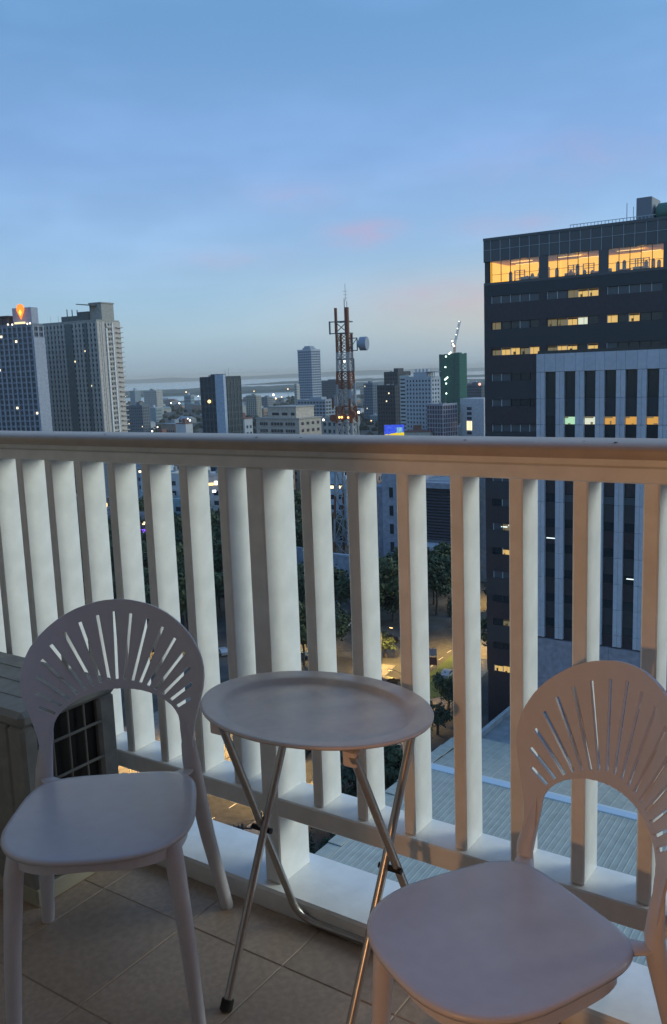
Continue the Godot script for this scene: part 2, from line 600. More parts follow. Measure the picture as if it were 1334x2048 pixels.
func railing() -> void:
	var t := thing("balcony_railing", "white painted balcony railing of upright flat bars under a rounded handrail", "railing", Vector3(0, 0, 0))
	var white := white_paint()
	var cap_paint := worn(paint("handrail_paint", 0.46, 0.38, 0.31, 0.48), noise_map("blotch", 0.02, 0.9, 1.0), 1.1, noise_map("brush", 0.04, 0.4, 1.0), 0.03)
	var cap := Shape.new()
	var prof := [Vector2(0.028, 1.071), Vector2(0.031, 1.083), Vector2(0.027, 1.092), Vector2(0.014, 1.0975), Vector2(-0.01, 1.0995), Vector2(-0.06, 1.0995), Vector2(-0.085, 1.097), Vector2(-0.097, 1.091), Vector2(-0.101, 1.082), Vector2(-0.098, 1.071)]
	for i in prof.size() - 1:
		var nn := []
		for e in [i, i + 1]:
			var d: Vector2 = prof[mini(e + 1, prof.size() - 1)] - prof[maxi(e - 1, 0)]
			nn.append(Vector3(0, -d.x, d.y).normalized())
		var a: Vector2 = prof[i]
		var b: Vector2 = prof[i + 1]
		cap.soft(Vector3(-2.6, a.y, a.x), Vector3(1.6, a.y, a.x), Vector3(1.6, b.y, b.x), Vector3(-2.6, b.y, b.x), nn[0], nn[0], nn[1], nn[1])
	cap.quad(Vector3(-2.6, 1.071, -0.098), Vector3(1.6, 1.071, -0.098), Vector3(1.6, 1.071, 0.028), Vector3(-2.6, 1.071, 0.028))
	part("handrail", cap, cap_paint, t)
	for k in 16:
		var chip := Shape.new()
		var cr := rng.randf_range(0.0015, 0.004)
		chip.lathe([Vector2(cr, 0.0), Vector2(cr * 0.8, 0.0012), Vector2(0.0, 0.0014)], 1.0, rng.randf_range(0.4, 1.0), Vector3(rng.randf_range(-2.2, 0.0), 1.0975, rng.randf_range(-0.002, 0.013)), 7)
		part("paint_chip", chip, paint("chipped", 0.12, 0.1, 0.09, 0.8), t)
	var neck := Shape.new()
	neck.box(Vector3(-2.6, 1.057, -0.085), Vector3(1.6, 1.0712, 0.006))
	part("handrail_neck", neck, white, t)
	var beam := Shape.new()
	beam.bevel(Vector3(-2.6, 1.029, -0.09), Vector3(1.6, 1.0575, 0.012), 0.003)
	part("top_rail", beam, white, t)
	var low := Shape.new()
	low.bevel(Vector3(-2.6, 0.219, -0.085), Vector3(1.6, 0.2655, 0.0137), 0.003)
	part("bottom_rail", low, white, t)
	var edges := [-2.42, -2.3, -2.178, -2.054, -1.931, -1.811, -1.689, -1.566, -1.442, -1.32, -1.086, -0.968, -0.85, -0.732, -0.612, -0.492, -0.371, -0.25, -0.13, -0.01, 0.11, 0.35, 0.47, 0.59, 0.71, 0.83, 0.95, 1.07, 1.19, 1.31, 1.43]
	var fin := Shape.new()
	fin.bevel(Vector3(-0.027, 0.264, -0.078), Vector3(0, 1.031, 0), 0.003)
	var fm := fin.mesh()
	for x in edges:
		part("baluster", fm, white, t).position.x = x
	var post := Shape.new()
	post.bevel(Vector3(-0.047, 0.048, -0.1), Vector3(0, 1.031, 0.0155), 0.003)
	var pm := post.mesh()
	for x in [-2.52, -1.203, 0.24]:
		part("post", pm, white, t).position.x = x


func furniture() -> void:
	# air conditioner
	var ac := thing("air_conditioner", "grey outdoor air conditioner unit with wire guard in the corner behind the chair", "air conditioner", Vector3(-2.08, 0, 0.19))
	var shell := worn(paint("unit_shell", 0.3, 0.3, 0.28, 0.55), noise_map("blotch", 0.02, 0.85, 1.0), 2.0)
	var dark := paint("unit_dark", 0.006, 0.006, 0.006, 0.8)
	var core := Shape.new()
	core.box(Vector3(-0.38, 0.03, -0.125), Vector3(0.372, 0.445, 0.125))
	part("coil", core, dark, ac)
	var lid := Shape.new()
	lid.bevel(Vector3(-0.4, 0.445, -0.145), Vector3(0.395, 0.485, 0.145), 0.012)
	var lid_o := part("lid", lid, shell, ac)
	for k in 3:
		var rib := Shape.new()
		rib.bevel(Vector3(-0.3, 0.484, -0.075 + 0.07 * k), Vector3(0.3, 0.4868, -0.068 + 0.07 * k), 0.0012)
		part("ridge", rib, shell, lid_o)
	var foot := Shape.new()
	foot.bevel(Vector3(-0.4, 0.0, -0.14), Vector3(0.39, 0.045, 0.14), 0.004)
	part("base_strip", foot, paint("unit_base", 0.36, 0.33, 0.26, 0.6), ac)
	for z in [[-0.14, -0.085], [0.095, 0.14]]:
		var post := Shape.new()
		post.bevel(Vector3(0.33, 0.04, z[0]), Vector3(0.39, 0.446, z[1]), 0.008)
		part("corner_post", post, shell, ac)
	var panel := Shape.new()
	panel.bevel(Vector3(0.2, 0.04, 0.128), Vector3(0.332, 0.446, 0.14), 0.005)
	part("front_panel", panel, shell, ac)
	var panel2 := Shape.new()
	panel2.bevel(Vector3(-0.4, 0.04, 0.128), Vector3(-0.3, 0.446, 0.14), 0.005)
	part("front_panel", panel2, shell, ac)
	var wire := paint("guard_wire", 0.17, 0.16, 0.145, 0.55)
	for k in 4:
		var s := Shape.new()
		var z := -0.04 + 0.048 * k
		s.tube([Vector3(0.386, 0.045, z), Vector3(0.386, 0.446, z)], 0.0036, 6)
		part("guard_wire", s, wire, ac)
	for k in 4:
		var s := Shape.new()
		var y := 0.11 + 0.092 * k
		s.tube([Vector3(0.388, y, -0.09), Vector3(0.388, y, 0.1)], 0.0042, 6, Vector3.UP)
		part("guard_wire", s, wire, ac)
	for k in 8:
		var s := Shape.new()
		var y := 0.08 + 0.048 * k
		s.tube([Vector3(-0.3, y, 0.134), Vector3(0.2, y, 0.134)], 0.0022, 6, Vector3.UP)
		part("guard_wire", s, wire, ac)
	var chair := make_chair()
	chair.position = Vector3(-1.425, 0, 0.277)
	chair.rotation_degrees.y = 38.3
	chair.scale = Vector3(1.007, 1.0, 1.05)
	tag(chair, "pale plastic chair with sunburst slotted back, left of the tray table by the air conditioner", "chair", "sunburst back chairs on the balcony")
	dup(chair, Vector3(-0.401, 0, 0.218), -29.1, "pale plastic chair with sunburst slotted back in warm lamplight, right of the tray table", Vector3(0.93, 1.012, 1.04))
	make_table()


func back_at(u: float, y: float, side: float) -> Array:  # a point of the chair back and its normal
	var z := -0.006 - 0.154 * (y - 0.4) + 1.46 * u * u
	var n := Vector3(-2.85 * u, 0.16, 1.0).normalized()
	return [Vector3(u * 1.024, 0.4 + (y - 0.4) * 0.954, z) + n * 0.0026 * side, n * side]


func outline(y: float) -> float:
	if y >= 0.615:
		return 0.187 * sqrt(maxf(0.0, 1.0 - pow((y - 0.615) / 0.159, 2)))
	return 0.187 - 0.03 * smoothstep(0.0, 1.0, clampf((0.615 - y) / 0.16, 0, 1))


func make_chair() -> Node3D:
	var t := thing("sunburst_chair", "", "chair")
	var plastic := worn(paint("chair_plastic", 0.62, 0.605, 0.66, 0.33), noise_map("blotch", 0.02, 0.965, 1.0), 2.2, noise_map("plastic_grain", 0.15, 0.4, 1.0), 0.008)
	# back: columns of four points (arch, slot foot, slot head, rim) on both edges of every slot
	var heads := [[0.0, 0.747], [0.035, 0.741], [0.071, 0.729], [0.103, 0.711], [0.129, 0.687], [0.148, 0.657], [0.159, 0.624], [0.162, 0.589], [0.156, 0.555]]
	var feet := [[0.0, 0.594], [0.0165, 0.593], [0.033, 0.589], [0.049, 0.584], [0.065, 0.577], [0.081, 0.569], [0.097, 0.559], [0.113, 0.547], [0.126, 0.533]]
	var cols := []
	for k in range(-8, 9):
		var sg := 1.0 if k >= 0 else -1.0
		var a := Vector2(feet[absi(k)][0] * sg, feet[absi(k)][1])
		var b := Vector2(heads[absi(k)][0] * sg, heads[absi(k)][1])
		var d := (b - a).normalized()
		var nn := Vector2(d.y, -d.x) * 0.0034
		for e in [-1.0, 1.0]:
			var p: Vector2 = a + nn * e
			var q: Vector2 = b + nn * e
			var i := p
			while pow(i.x / 0.131, 2) + pow((i.y - 0.5) / 0.073, 2) > 1.0 and i.y > 0.49 and (p - i).length() < 0.05:
				i -= d * 0.0008
			var o := q
			while absf(o.x) < outline(o.y) and o.y < 0.774:
				o += d * 0.0008
			cols.append([i, p, q, o, k, e])
	var first := [Vector2(-0.131, 0.487), Vector2(-0.131, 0.487).lerp(Vector2(-outline(0.495), 0.495), 0.3), Vector2(-0.131, 0.487).lerp(Vector2(-outline(0.495), 0.495), 0.7), Vector2(-outline(0.495), 0.495), -99, 1]
	var last := [Vector2(0.131, 0.487), Vector2(0.131, 0.487).lerp(Vector2(outline(0.495), 0.495), 0.3), Vector2(0.131, 0.487).lerp(Vector2(outline(0.495), 0.495), 0.7), Vector2(outline(0.495), 0.495), 99, 1]
	cols.push_front(first)
	cols.append(last)
	var s := Shape.new()
	var face := func(a: Vector2, b: Vector2, c: Vector2, d: Vector2) -> void:
		var q := [back_at(a.x, a.y, 1), back_at(b.x, b.y, 1), back_at(c.x, c.y, 1), back_at(d.x, d.y, 1)]
		s.soft(q[0][0], q[1][0], q[2][0], q[3][0], q[0][1], q[1][1], q[2][1], q[3][1])
		q = [back_at(a.x, a.y, -1), back_at(b.x, b.y, -1), back_at(c.x, c.y, -1), back_at(d.x, d.y, -1)]
		s.soft(q[3][0], q[2][0], q[1][0], q[0][0], q[3][1], q[2][1], q[1][1], q[0][1])
	var wall := func(a: Vector2, b: Vector2) -> void:  # the edge that runs from a to b, material on the left
		s.quad(back_at(a.x, a.y, 1)[0], back_at(a.x, a.y, -1)[0], back_at(b.x, b.y, -1)[0], back_at(b.x, b.y, 1)[0])
	for c in cols.size() - 1:
		var l: Array = cols[c]
		var r: Array = cols[c + 1]
		var slot: bool = l[4] == r[4]
		var sub := 1 if slot else 3
		for m in sub:
			var f0 := float(m) / sub
			var f1 := float(m + 1) / sub
			var at := func(row: int, f: float) -> Vector2:
				var p: Vector2 = l[row].lerp(r[row], f)
				if row == 3 and not slot:
					var lim := outline(p.y)
					var c0 := Vector2(0, 0.6)
					var dd := (p - c0).normalized()
					while absf(p.x) < outline(p.y) and p.y < 0.774 and p.y > 0.5:
						p += dd * 0.0005
				if row == 0 and not slot and p.y > 0.5:
					p = Vector2(0, 0.5) + (p - Vector2(0, 0.5)) / sqrt(pow(p.x / 0.131, 2) + pow((p.y - 0.5) / 0.073, 2))
				return p
			face.call(at.call(0, f0), at.call(0, f1), at.call(1, f1), at.call(1, f0))
			face.call(at.call(2, f0), at.call(2, f1), at.call(3, f1), at.call(3, f0))
			if not slot:
				for e in 3:
					var g0 := e / 3.0
					var g1 := (e + 1) / 3.0
					var w := func(f: float, g: float) -> Vector2: return at.call(1, f).lerp(at.call(2, f), g)
					face.call(w.call(f0, g0), w.call(f1, g0), w.call(f1, g1), w.call(f0, g1))
			wall.call(at.call(0, f1), at.call(0, f0))
			wall.call(at.call(3, f0), at.call(3, f1))
		if slot:
			wall.call(l[1], r[1])
			wall.call(r[2], l[2])
			wall.call(l[2], l[1])
			wall.call(r[1], r[2])
	# uprights from the fan down to the seat
	for sg in [-1.0, 1.0]:
		var p := []
		var ys := [0.495, 0.46, 0.425, 0.39]
		for y in ys:
			p.append([Vector2(sg * (0.131 + 0.006 * (0.495 - y) / 0.1), y if y < 0.495 else 0.487), Vector2(sg * (outline(y) + 0.06 * maxf(0.0, 0.46 - y)), y)])
		for i in 3:
			if sg > 0:
				face.call(p[i][0], p[i + 1][0], p[i + 1][1], p[i][1])
			else:
				face.call(p[i][1], p[i + 1][1], p[i + 1][0], p[i][0])
			wall.call(p[i][0] if sg < 0 else p[i + 1][0], p[i + 1][0] if sg < 0 else p[i][0])
			wall.call(p[i + 1][1] if sg < 0 else p[i][1], p[i][1] if sg < 0 else p[i + 1][1])
	part("backrest", s, plastic, t)
	# seat: a rounded shield, slightly dished, with a rolled edge
	var seat := Shape.new()
	var n := 56
	var rim := func(k: int, g: float, y: float) -> Vector3:
		var a := TAU * k / n
		var rear := clampf(-sin(a) * 3.0 + 0.5, 0.0, 1.0)
		var cx := signf(cos(a)) * pow(absf(cos(a)), lerpf(0.78, 0.42, rear))
		var cz := signf(sin(a)) * pow(absf(sin(a)), lerpf(0.78, 0.42, rear))
		var w := 0.184 * (1.0 - 0.09 * pow(clampf(-cz * 0.5 + 0.5, 0, 1), 1.6))
		return Vector3(w * cx * g, y, 0.198 + 0.166 * cz * g)
	var rows := [[0.0, 0.3965], [0.4, 0.397], [0.75, 0.3988], [0.94, 0.4005], [0.984, 0.3998], [1.0, 0.3965], [0.994, 0.391], [0.97, 0.3895], [0.0, 0.389]]
	for i in rows.size() - 1:
		for k in n:
			var q := []
			var m := []
			for e in [[i, k], [i + 1, k], [i + 1, k + 1], [i, k + 1]]:
				var g: float = rows[e[0]][0]
				q.append(rim.call(e[1], g, rows[e[0]][1]))
				var up := [0.0, 0.0, -0.02, 0.02, 0.55, 1.5, 2.6, 3.1, 3.14][e[0]] as float
				var a: float = TAU * e[1] / n
				m.append(Vector3(cos(a) * sin(up), cos(up), sin(a) * sin(up)))
			seat.soft(q[0], q[3], q[2], q[1], m[0], m[3], m[2], m[1])
	for sg in [-1.0, 1.0]:
		seat.sweep([Vector3(sg * 0.085, 0.391, 0.064), Vector3(sg * 0.118, 0.392, 0.056), Vector3(sg * 0.136, 0.3935, 0.042), Vector3(sg * 0.153, 0.396, 0.026)], [Vector2(0.006, 0.02), Vector2(0.006, 0.022), Vector2(0.006, 0.018), Vector2(0.005, 0.012)], Vector3.UP, 10)
	var seat_o := part("seat", seat, plastic, t)
	var apron := Shape.new()
	for k in n:
		var a := TAU * (k + 0.5) / n
		if sin(a) < -0.55:
			continue
		var h0 := 0.37 - 0.014 * absf(cos(TAU * k / n))
		var h1 := 0.37 - 0.014 * absf(cos(TAU * (k + 1) / n))
		apron.quad(rim.call(k + 1, 0.91, 0.389), rim.call(k, 0.91, 0.389), rim.call(k, 0.905, h0), rim.call(k + 1, 0.905, h1))
		apron.quad(rim.call(k, 0.885, 0.389), rim.call(k + 1, 0.885, 0.389), rim.call(k + 1, 0.885, h1), rim.call(k, 0.885, h0))
		apron.quad(rim.call(k + 1, 0.885, h1), rim.call(k + 1, 0.905, h1), rim.call(k, 0.905, h0), rim.call(k, 0.885, h0))
	part("apron", apron, plastic, seat_o)
	for sg in [-1.0, 1.0]:
		var leg := Shape.new()
		leg.sweep([Vector3(sg * 0.1505, 0.5, 0.0093), Vector3(sg * 0.1505, 0.448, 0.018), Vector3(sg * 0.1545, 0.414, 0.0245), Vector3(sg * 0.158, 0.38, 0.022), Vector3(sg * 0.176, 0.22, -0.012), Vector3(sg * 0.204, 0.012, -0.07), Vector3(sg * 0.206, 0.0, -0.073)], [Vector2(0.009, 0.0012), Vector2(0.0155, 0.0055), Vector2(0.0185, 0.0105), Vector2(0.019, 0.0125), Vector2(0.0165, 0.014), Vector2(0.0145, 0.014), Vector2(0.014, 0.013)], Vector3.RIGHT, 16)
		part("rear_leg", leg, plastic, t)
		var fr := Shape.new()
		fr.sweep([Vector3(sg * 0.136, 0.391, 0.284), Vector3(sg * 0.146, 0.34, 0.297), Vector3(sg * 0.16, 0.18, 0.303), Vector3(sg * 0.171, 0.012, 0.305), Vector3(sg * 0.172, 0.0, 0.305)], [Vector2(0.02, 0.02), Vector2(0.0175, 0.0175), Vector2(0.0155, 0.015), Vector2(0.0135, 0.013), Vector2(0.013, 0.013)], Vector3.RIGHT, 16)
		part("front_leg", fr, plastic, t)
	return t


func make_table() -> void:
	var t := thing("tray_table", "folding tray table with oval grey metal top and crossed tube legs", "table", Vector3(-0.956, 0, 0.196), 1.6)
	var metal := worn(paint("tray_paint", 0.74, 0.63, 0.56, 0.45), noise_map("blotch", 0.02, 0.95, 1.0), 3.0)
	var s := Shape.new()
	s.lathe([Vector2(0.0, 0.5865), Vector2(0.78, 0.5865), Vector2(0.805, 0.588), Vector2(0.835, 0.597), Vector2(0.86, 0.5995), Vector2(0.97, 0.6025), Vector2(0.992, 0.6025), Vector2(1.0, 0.599), Vector2(0.996, 0.595), Vector2(0.985, 0.5945), Vector2(0.97, 0.5995), Vector2(0.86, 0.5965), Vector2(0.835, 0.594), Vector2(0.805, 0.585), Vector2(0.78, 0.5835), Vector2(0.0, 0.5835)].map(func(p): return Vector2(p.x, p.y)), 0.24, 0.18, Vector3.ZERO, 72)
	# the profile runs from the middle outwards over the top, so turn the faces out
	var f := Shape.new()
	for i in range(0, s.v.size(), 3):
		f.v.append_array([s.v[i], s.v[i + 2], s.v[i + 1]])
		f.n.append_array([-s.n[i], -s.n[i + 2], -s.n[i + 1]])
	part("tray", f, metal, t)
	var tube := worn(paint("leg_tube", 0.5, 0.48, 0.46, 0.32, 0.75), noise_map("blotch", 0.02, 0.92, 1.0), 4.0)
	# the two plain legs
	for sg in [-1.0, 1.0]:
		var leg := Shape.new()
		leg.tube([Vector3(sg * 0.135 - 0.0, 0.004, 0.15), Vector3(sg * 0.142, 0.3, -0.005), Vector3(sg * 0.146, 0.572, -0.15)], 0.0084, 12)
		part("leg", leg, tube, t)
		var tip := Shape.new()
		tip.tube([Vector3(sg * 0.135, 0.0, 0.152), Vector3(sg * 0.1353, 0.018, 0.143)], 0.0125, 12)
		part("foot_cap", tip, paint("rubber", 0.02, 0.02, 0.02, 0.8), t)
	# the frame whose two legs join in a bar along the floor
	var u := Shape.new()
	var p := [Vector3(-0.135, 0.576, 0.115), Vector3(-0.155, 0.3, -0.018), Vector3(-0.171, 0.07, -0.128)]
	for k in 5:
		var a := PI / 2 * k / 4.0
		p.append(Vector3(-0.172 + 0.05 * (1 - cos(a)), 0.062 - 0.05 * sin(a), -0.131 - 0.02 * sin(a)))
	for k in range(4, -1, -1):
		var a := PI / 2 * k / 4.0
		p.append(Vector3(0.172 - 0.05 * (1 - cos(a)), 0.062 - 0.05 * sin(a), -0.131 - 0.02 * sin(a)))
	p.append_array([Vector3(0.171, 0.07, -0.128), Vector3(0.165, 0.3, -0.018), Vector3(0.158, 0.576, 0.115)])
	u.tube(p, 0.0084, 12, Vector3(0.1, 0.5, 1))
	part("leg_frame", u, tube, t)
	for sg in [-1.0, 1.0]:
		var b := Shape.new()
		b.bevel(Vector3(sg * 0.15 - 0.014, 0.555, 0.1), Vector3(sg * 0.15 + 0.014, 0.585, 0.118), 0.003)
		b.bevel(Vector3(sg * 0.15 - 0.012, 0.58, -0.15), Vector3(sg * 0.15 + 0.012, 0.5845, 0.12), 0.001)
		part("bracket", b, metal, t)
		var bolt := Shape.new()
		bolt.tube([Vector3(sg * 0.128, 0.3, -0.012), Vector3(sg * 0.176, 0.3, -0.012)], 0.006, 10, Vector3.UP)
		part("pivot_bolt", bolt, paint("bolt", 0.03, 0.03, 0.03, 0.5, 0.7), t)


func office_tower() -> void:
	var o := thing("office_tower", "dark office tower with lit top floor and white strip facade on the right", "office building", Vector3(-56.1, GROUND, -121.5))
	# local x from the left corner, y above ground, z towards the balcony
	var spandrel := worn(paint("spandrel", 0.028, 0.024, 0.032, 0.45), noise_map("blotch", 0.02, 0.75, 1.0), 0.12)
	var frame := paint("dark_frame", 0.02, 0.024, 0.03, 0.5)
	var glassy := paint("tower_glass", 0.012, 0.02, 0.026, 0.16)
	var clad := [paint("cladding_a", 0.042, 0.052, 0.06, 0.35), paint("cladding_b", 0.036, 0.046, 0.055, 0.35), paint("cladding_c", 0.047, 0.055, 0.062, 0.35)]
	var alu := paint("mullion", 0.34, 0.37, 0.4, 0.5)
	var wide := 46.0
	var top := 77.6
	var body := Shape.new()
	body.box(Vector3(0, 0, -34), Vector3(wide, 71.1, -0.35))
	body.box(Vector3(0, 74.6, -34), Vector3(wide, top - 0.3, -0.35))
	body.box(Vector3(0, 71.1, -34), Vector3(wide, 74.6, -7))
	body.box(Vector3(0, 71.1, -7), Vector3(0.9, 74.6, -0.35))
	part("wall", body, spandrel, o)
	var parapet := Shape.new()
	parapet.box(Vector3(-0.05, top - 0.3, -34.05), Vector3(wide, top + 0.1, 0.08))
	part("parapet", parapet, clad[0], o)
	# glazed crown: panels 1.47 m wide in two rows, light mullions between
	var xs := []
	var x := 0.02
	xs.append(x)
	x = 1.15
	while x < wide:
		xs.append(x)
		x += 1.47
	for i in xs.size() - 1:
		for row in [[74.35, 75.98], [76.04, 77.3]]:
			var p := Shape.new()
			p.bevel(Vector3(xs[i] + 0.04, row[0], -0.34), Vector3(xs[i + 1] - 0.04, row[1], -0.02 + 0.02 * rng.randf()), 0.03)
			part("cladding_panel", p, clad[rng.randi() % 3], o)
		var m := Shape.new()
		m.box(Vector3(xs[i] - 0.025, 74.3, -0.3), Vector3(xs[i] + 0.025, top - 0.3, 0.07))
		part("mullion", m, alu, o)
	var joint := Shape.new()
	joint.box(Vector3(0, 75.985, -0.3), Vector3(wide, 76.035, 0.05))
	part("mullion", joint, alu, o)
	# bays of five panes
	var bays := [1.22, 9.7, 18.2, 26.7, 35.2]
	# lit top floor, open to see into
	var warm := shine("office_glow", 1.0, 0.53, 0.04, 1.15)  # room walls glow on their own, standing in for lamplight on them
	var strip := shine("strip_lamp", 1.0, 0.66, 0.2, 2.0)
	var pane := StandardMaterial3D.new()
	pane.resource_name = "clear_pane"
	pane.albedo_color = Color(0.75, 0.85, 0.9, 0.08)
	pane.transparency = BaseMaterial3D.TRANSPARENCY_ALPHA
	pane.roughness = 0.05
	var wood := paint("office_wood", 0.24, 0.12, 0.03, 0.6)
	var people := paint("office_dark", 0.06, 0.035, 0.02, 0.7)
	var flank := Shape.new()
	flank.box(Vector3(0.9, 71.31, -6.88), Vector3(0.98, 74.29, -0.42))
	part("glowing_room_wall", flank, warm, o)
	for b in bays.size():
		var bx: float = bays[b]
		var back := Shape.new()
		back.box(Vector3(bx - 0.6, 71.11, -6.99), Vector3(bx + 8.0, 74.59, -6.9))
		part("glowing_room_wall", back, warm, o)
		var fl := Shape.new()
		fl.box(Vector3(bx - 0.6, 71.1, -6.9), Vector3(bx + 8.0, 71.3, -0.5))
		part("room_floor", fl, wood, o)
		var ceil := Shape.new()
		ceil.box(Vector3(bx - 0.6, 74.3, -6.9), Vector3(bx + 8.0, 74.595, -0.4))
		part("room_ceiling", ceil, paint("office_ceiling", 0.55, 0.36, 0.09, 0.8), o)
		for k in 2:
			var lampy := Shape.new()
			var lz := -1.8 - 3.2 * k
			var l0 := bx + rng.randf_range(0.0, 3.2)
			lampy.box(Vector3(l0, 74.1, lz), Vector3(l0 + rng.randf_range(2.4, 3.9), 74.16, lz + 0.1))
			part("strip_lamp", lampy, strip, o)
		for k in 9:
			var desk := Shape.new()
			var dx := bx + rng.randf_range(0.0, 6.6)
			var dz := rng.randf_range(-6.5, -1.6)
			var h := rng.randf_range(0.7, 1.5)
			if k % 3 == 0:
				desk.box(Vector3(dx, 71.3, dz), Vector3(dx + 1.4, 71.3 + h * 0.8, dz + 0.5))
			else:
				desk.ball(Vector3(dx, 71.3 + h, dz), Vector3(0.24, 0.3, 0.24), 4, 7)
				desk.box(Vector3(dx - 0.22, 71.3, dz - 0.15), Vector3(dx + 0.22, 71.3 + h, dz + 0.15))
			part("furnishing", desk, people if k % 2 else wood, o)
		for k in 2:
			var shelf := Shape.new()
			var sx := bx + rng.randf_range(0.0, 5.5)
			for e in 4:
				shelf.box(Vector3(sx, 71.6 + 0.6 * e, -6.89), Vector3(sx + 1.6, 71.66 + 0.6 * e, -6.5))
			for e in 3:
				shelf.box(Vector3(sx + 0.78 * e, 71.3, -6.88), Vector3(sx + 0.05 + 0.78 * e, 73.5, -6.51))
			part("shelf", shelf, wood, o)
		omni(o, Vector3(bx + 3.6, 73.7, -3.0), Color(1.0, 0.72, 0.2), 2.0, 0.4, 12.0)
		for k in 6:
			var m := Shape.new()
			m.box(Vector3(bx + 1.45 * k - 0.03, 71.4, -0.2), Vector3(bx + 1.45 * k + 0.03, 74.34, -0.05))
			part("mullion", m, frame, o)
		var tr := Shape.new()
		tr.box(Vector3(bx, 72.42, -0.18), Vector3(bx + 7.25, 72.46, -0.06))
		part("mullion", tr, frame, o)
		for k in 5:
			var g := Shape.new()
			g.box(Vector3(bx + 1.45 * k + 0.03, 71.42, -0.14), Vector3(bx + 1.45 * k + 1.42, 74.33, -0.12))
			part("window_pane", g, pane, o)
		var pier := Shape.new()
		pier.box(Vector3(bx + 7.25, 71.3, -0.4), Vector3(minf(bx + 8.5, wide), 74.34, -0.04))
		part("pier", pier, clad[1], o)
	var sill := Shape.new()
	sill.box(Vector3(0, 71.0, -0.4), Vector3(wide, 71.35, 0.03))
	part("sill", sill, clad[2], o)
	# window rows below: what each pane shows, row by row and bay by bay
	var glow := {"d": glassy, "b": paint("blind_pane", 0.05, 0.062, 0.075, 0.3), "l": shine("lit_pane", 1.0, 0.6, 0.17, 0.62), "w": shine("white_lit_pane", 0.9, 0.88, 0.62, 0.7), "o": shine("orange_pane", 1.0, 0.46, 0.08, 0.55), "g": shine("green_lit_pane", 0.6, 0.95, 0.55, 0.6), "s": shine("dim_pane", 0.5, 0.36, 0.16, 0.22)}
	var state := [
		["bbbbb", "bbsll", "bbbbb", "dbdbd", "ddddd"],
		["sddbd", "sslwd", "ldldd", "ddddd", "dbddd"],
		["sllsl", "slldl", "bdddd", "ddddd", "ddddd"],
		["bbddd", "", "", "", ""], ["bbddd", "", "", "", ""], ["bbbbb", "", "", "", ""], ["ddddd", "", "", "", ""], ["bbddd", "", "", "", ""],
		["dbddd", "", "", "", ""], ["bsddd", "", "", "", ""], ["dllsd", "", "", "", ""], ["bbddd", "", "", "", ""], ["ddddd", "", "", "", ""], ["dsddd", "", "", "", ""], ["ddddd", "", "", "", ""], ["lldld", "", "", "", ""]]
	for row in state.size():
		var y := 68.86 - 3.745 * row
		for b in bays.size():
			var st: String = state[row][b]
			for k in st.length():
				var x0: float = bays[b] - 0.05 + 1.46 * k
				if row > 2 and x0 > 7.5:
					continue
				var w := Shape.new()
				w.box(Vector3(x0 + 0.05, y - 0.5, -0.34), Vector3(x0 + 1.38, y + 0.5, -0.27))
				var wo := part("lit_window" if st[k] in "lwogs" else "window", w, glow[st[k]], o)
				if st[k] in "lwogs":
					var cut := rng.randf_range(0.25, 0.9)
					var blind := Shape.new()
					blind.box(Vector3(x0 + 0.06, y + 0.5 - 0.3 * rng.randf(), -0.268), Vector3(x0 + 1.37, y + 0.49, -0.25))
					blind.box(Vector3(x0 + 0.05 + cut, y - 0.49, -0.268), Vector3(x0 + 0.09 + cut, y + 0.5, -0.24))
					if rng.randf() < 0.6:
						blind.box(Vector3(x0 + 0.1 + cut * 0.4, y - 0.49, -0.268), Vector3(x0 + 0.1 + cut, y - 0.49 + rng.randf_range(0.15, 0.5), -0.255))
					part("blind", blind, people if rng.randf() < 0.5 else wood, wo)
				var m := Shape.new()
				m.box(Vector3(x0 - 0.03, y - 0.52, -0.34), Vector3(x0 + 0.05, y + 0.52, -0.12))
				part("mullion", m, alu if st[k] in "bl" else frame, o)
		var band := Shape.new()
		var hi := y + 0.52 + 2.7
		band.box(Vector3(0, y + 0.54, -0.4), Vector3(wide if row < 3 else 8.2, minf(hi, 70.98), 0.0))
		part("spandrel_band", band, spandrel if row % 2 else frame, o)
		for px in [[0.0, 1.1], [8.5, 9.6], [16.95, 18.1], [25.4, 26.6], [33.95, 35.1]]:
			if row < 3 or px[0] < 5:
				var pier := Shape.new()
				pier.box(Vector3(px[0], y - 0.56, -0.4), Vector3(px[1], y + 0.56, -0.02))
				part("pier", pier, spandrel, o)
	# white strip facade: panels on the pillars and above, dark slots between
	var panel := [worn(paint("white_panel_a", 0.4, 0.42, 0.46, 0.5), noise_map("blotch", 0.02, 0.92, 1.0), 0.1), worn(paint("white_panel_b", 0.37, 0.39, 0.43, 0.5), noise_map("blotch", 0.02, 0.92, 1.0), 0.1)]
	var slots := []
	for k in 13:
		slots.append([9.54 + 2.845 * k, 9.54 + 2.845 * k + 1.62])
	var backing := Shape.new()
	backing.box(Vector3(8.3, 0.0, -0.5), Vector3(wide, 61.2, 0.02))
	part("slot_glass", backing, glassy, o)
	var ys := []
	for k in 12:
		ys.append(58.2 - 3.745 * k)
	var edge := 8.3
	for k in slots.size():
		for r in 11:
			var p := Shape.new()
			var y1: float = minf(ys[r], 58.2)
			var y0: float = maxf(ys[r + 1], 19.0)
			if y1 - y0 < 0.2:
				continue
			p.bevel(Vector3(edge + 0.01, y0 + 0.02, 0.02), Vector3((edge + slots[k][0]) / 2 - 0.012, y1 - 0.02, 0.6), 0.02)
			part("white_panel", p, panel[rng.randi() % 2], o)
			var q := Shape.new()
			q.bevel(Vector3((edge + slots[k][0]) / 2 + 0.012, y0 + 0.02, 0.02), Vector3(slots[k][0], y1 - 0.02, 0.6), 0.02)
			part("white_panel", q, panel[rng.randi() % 2], o)
		var cap := Shape.new()
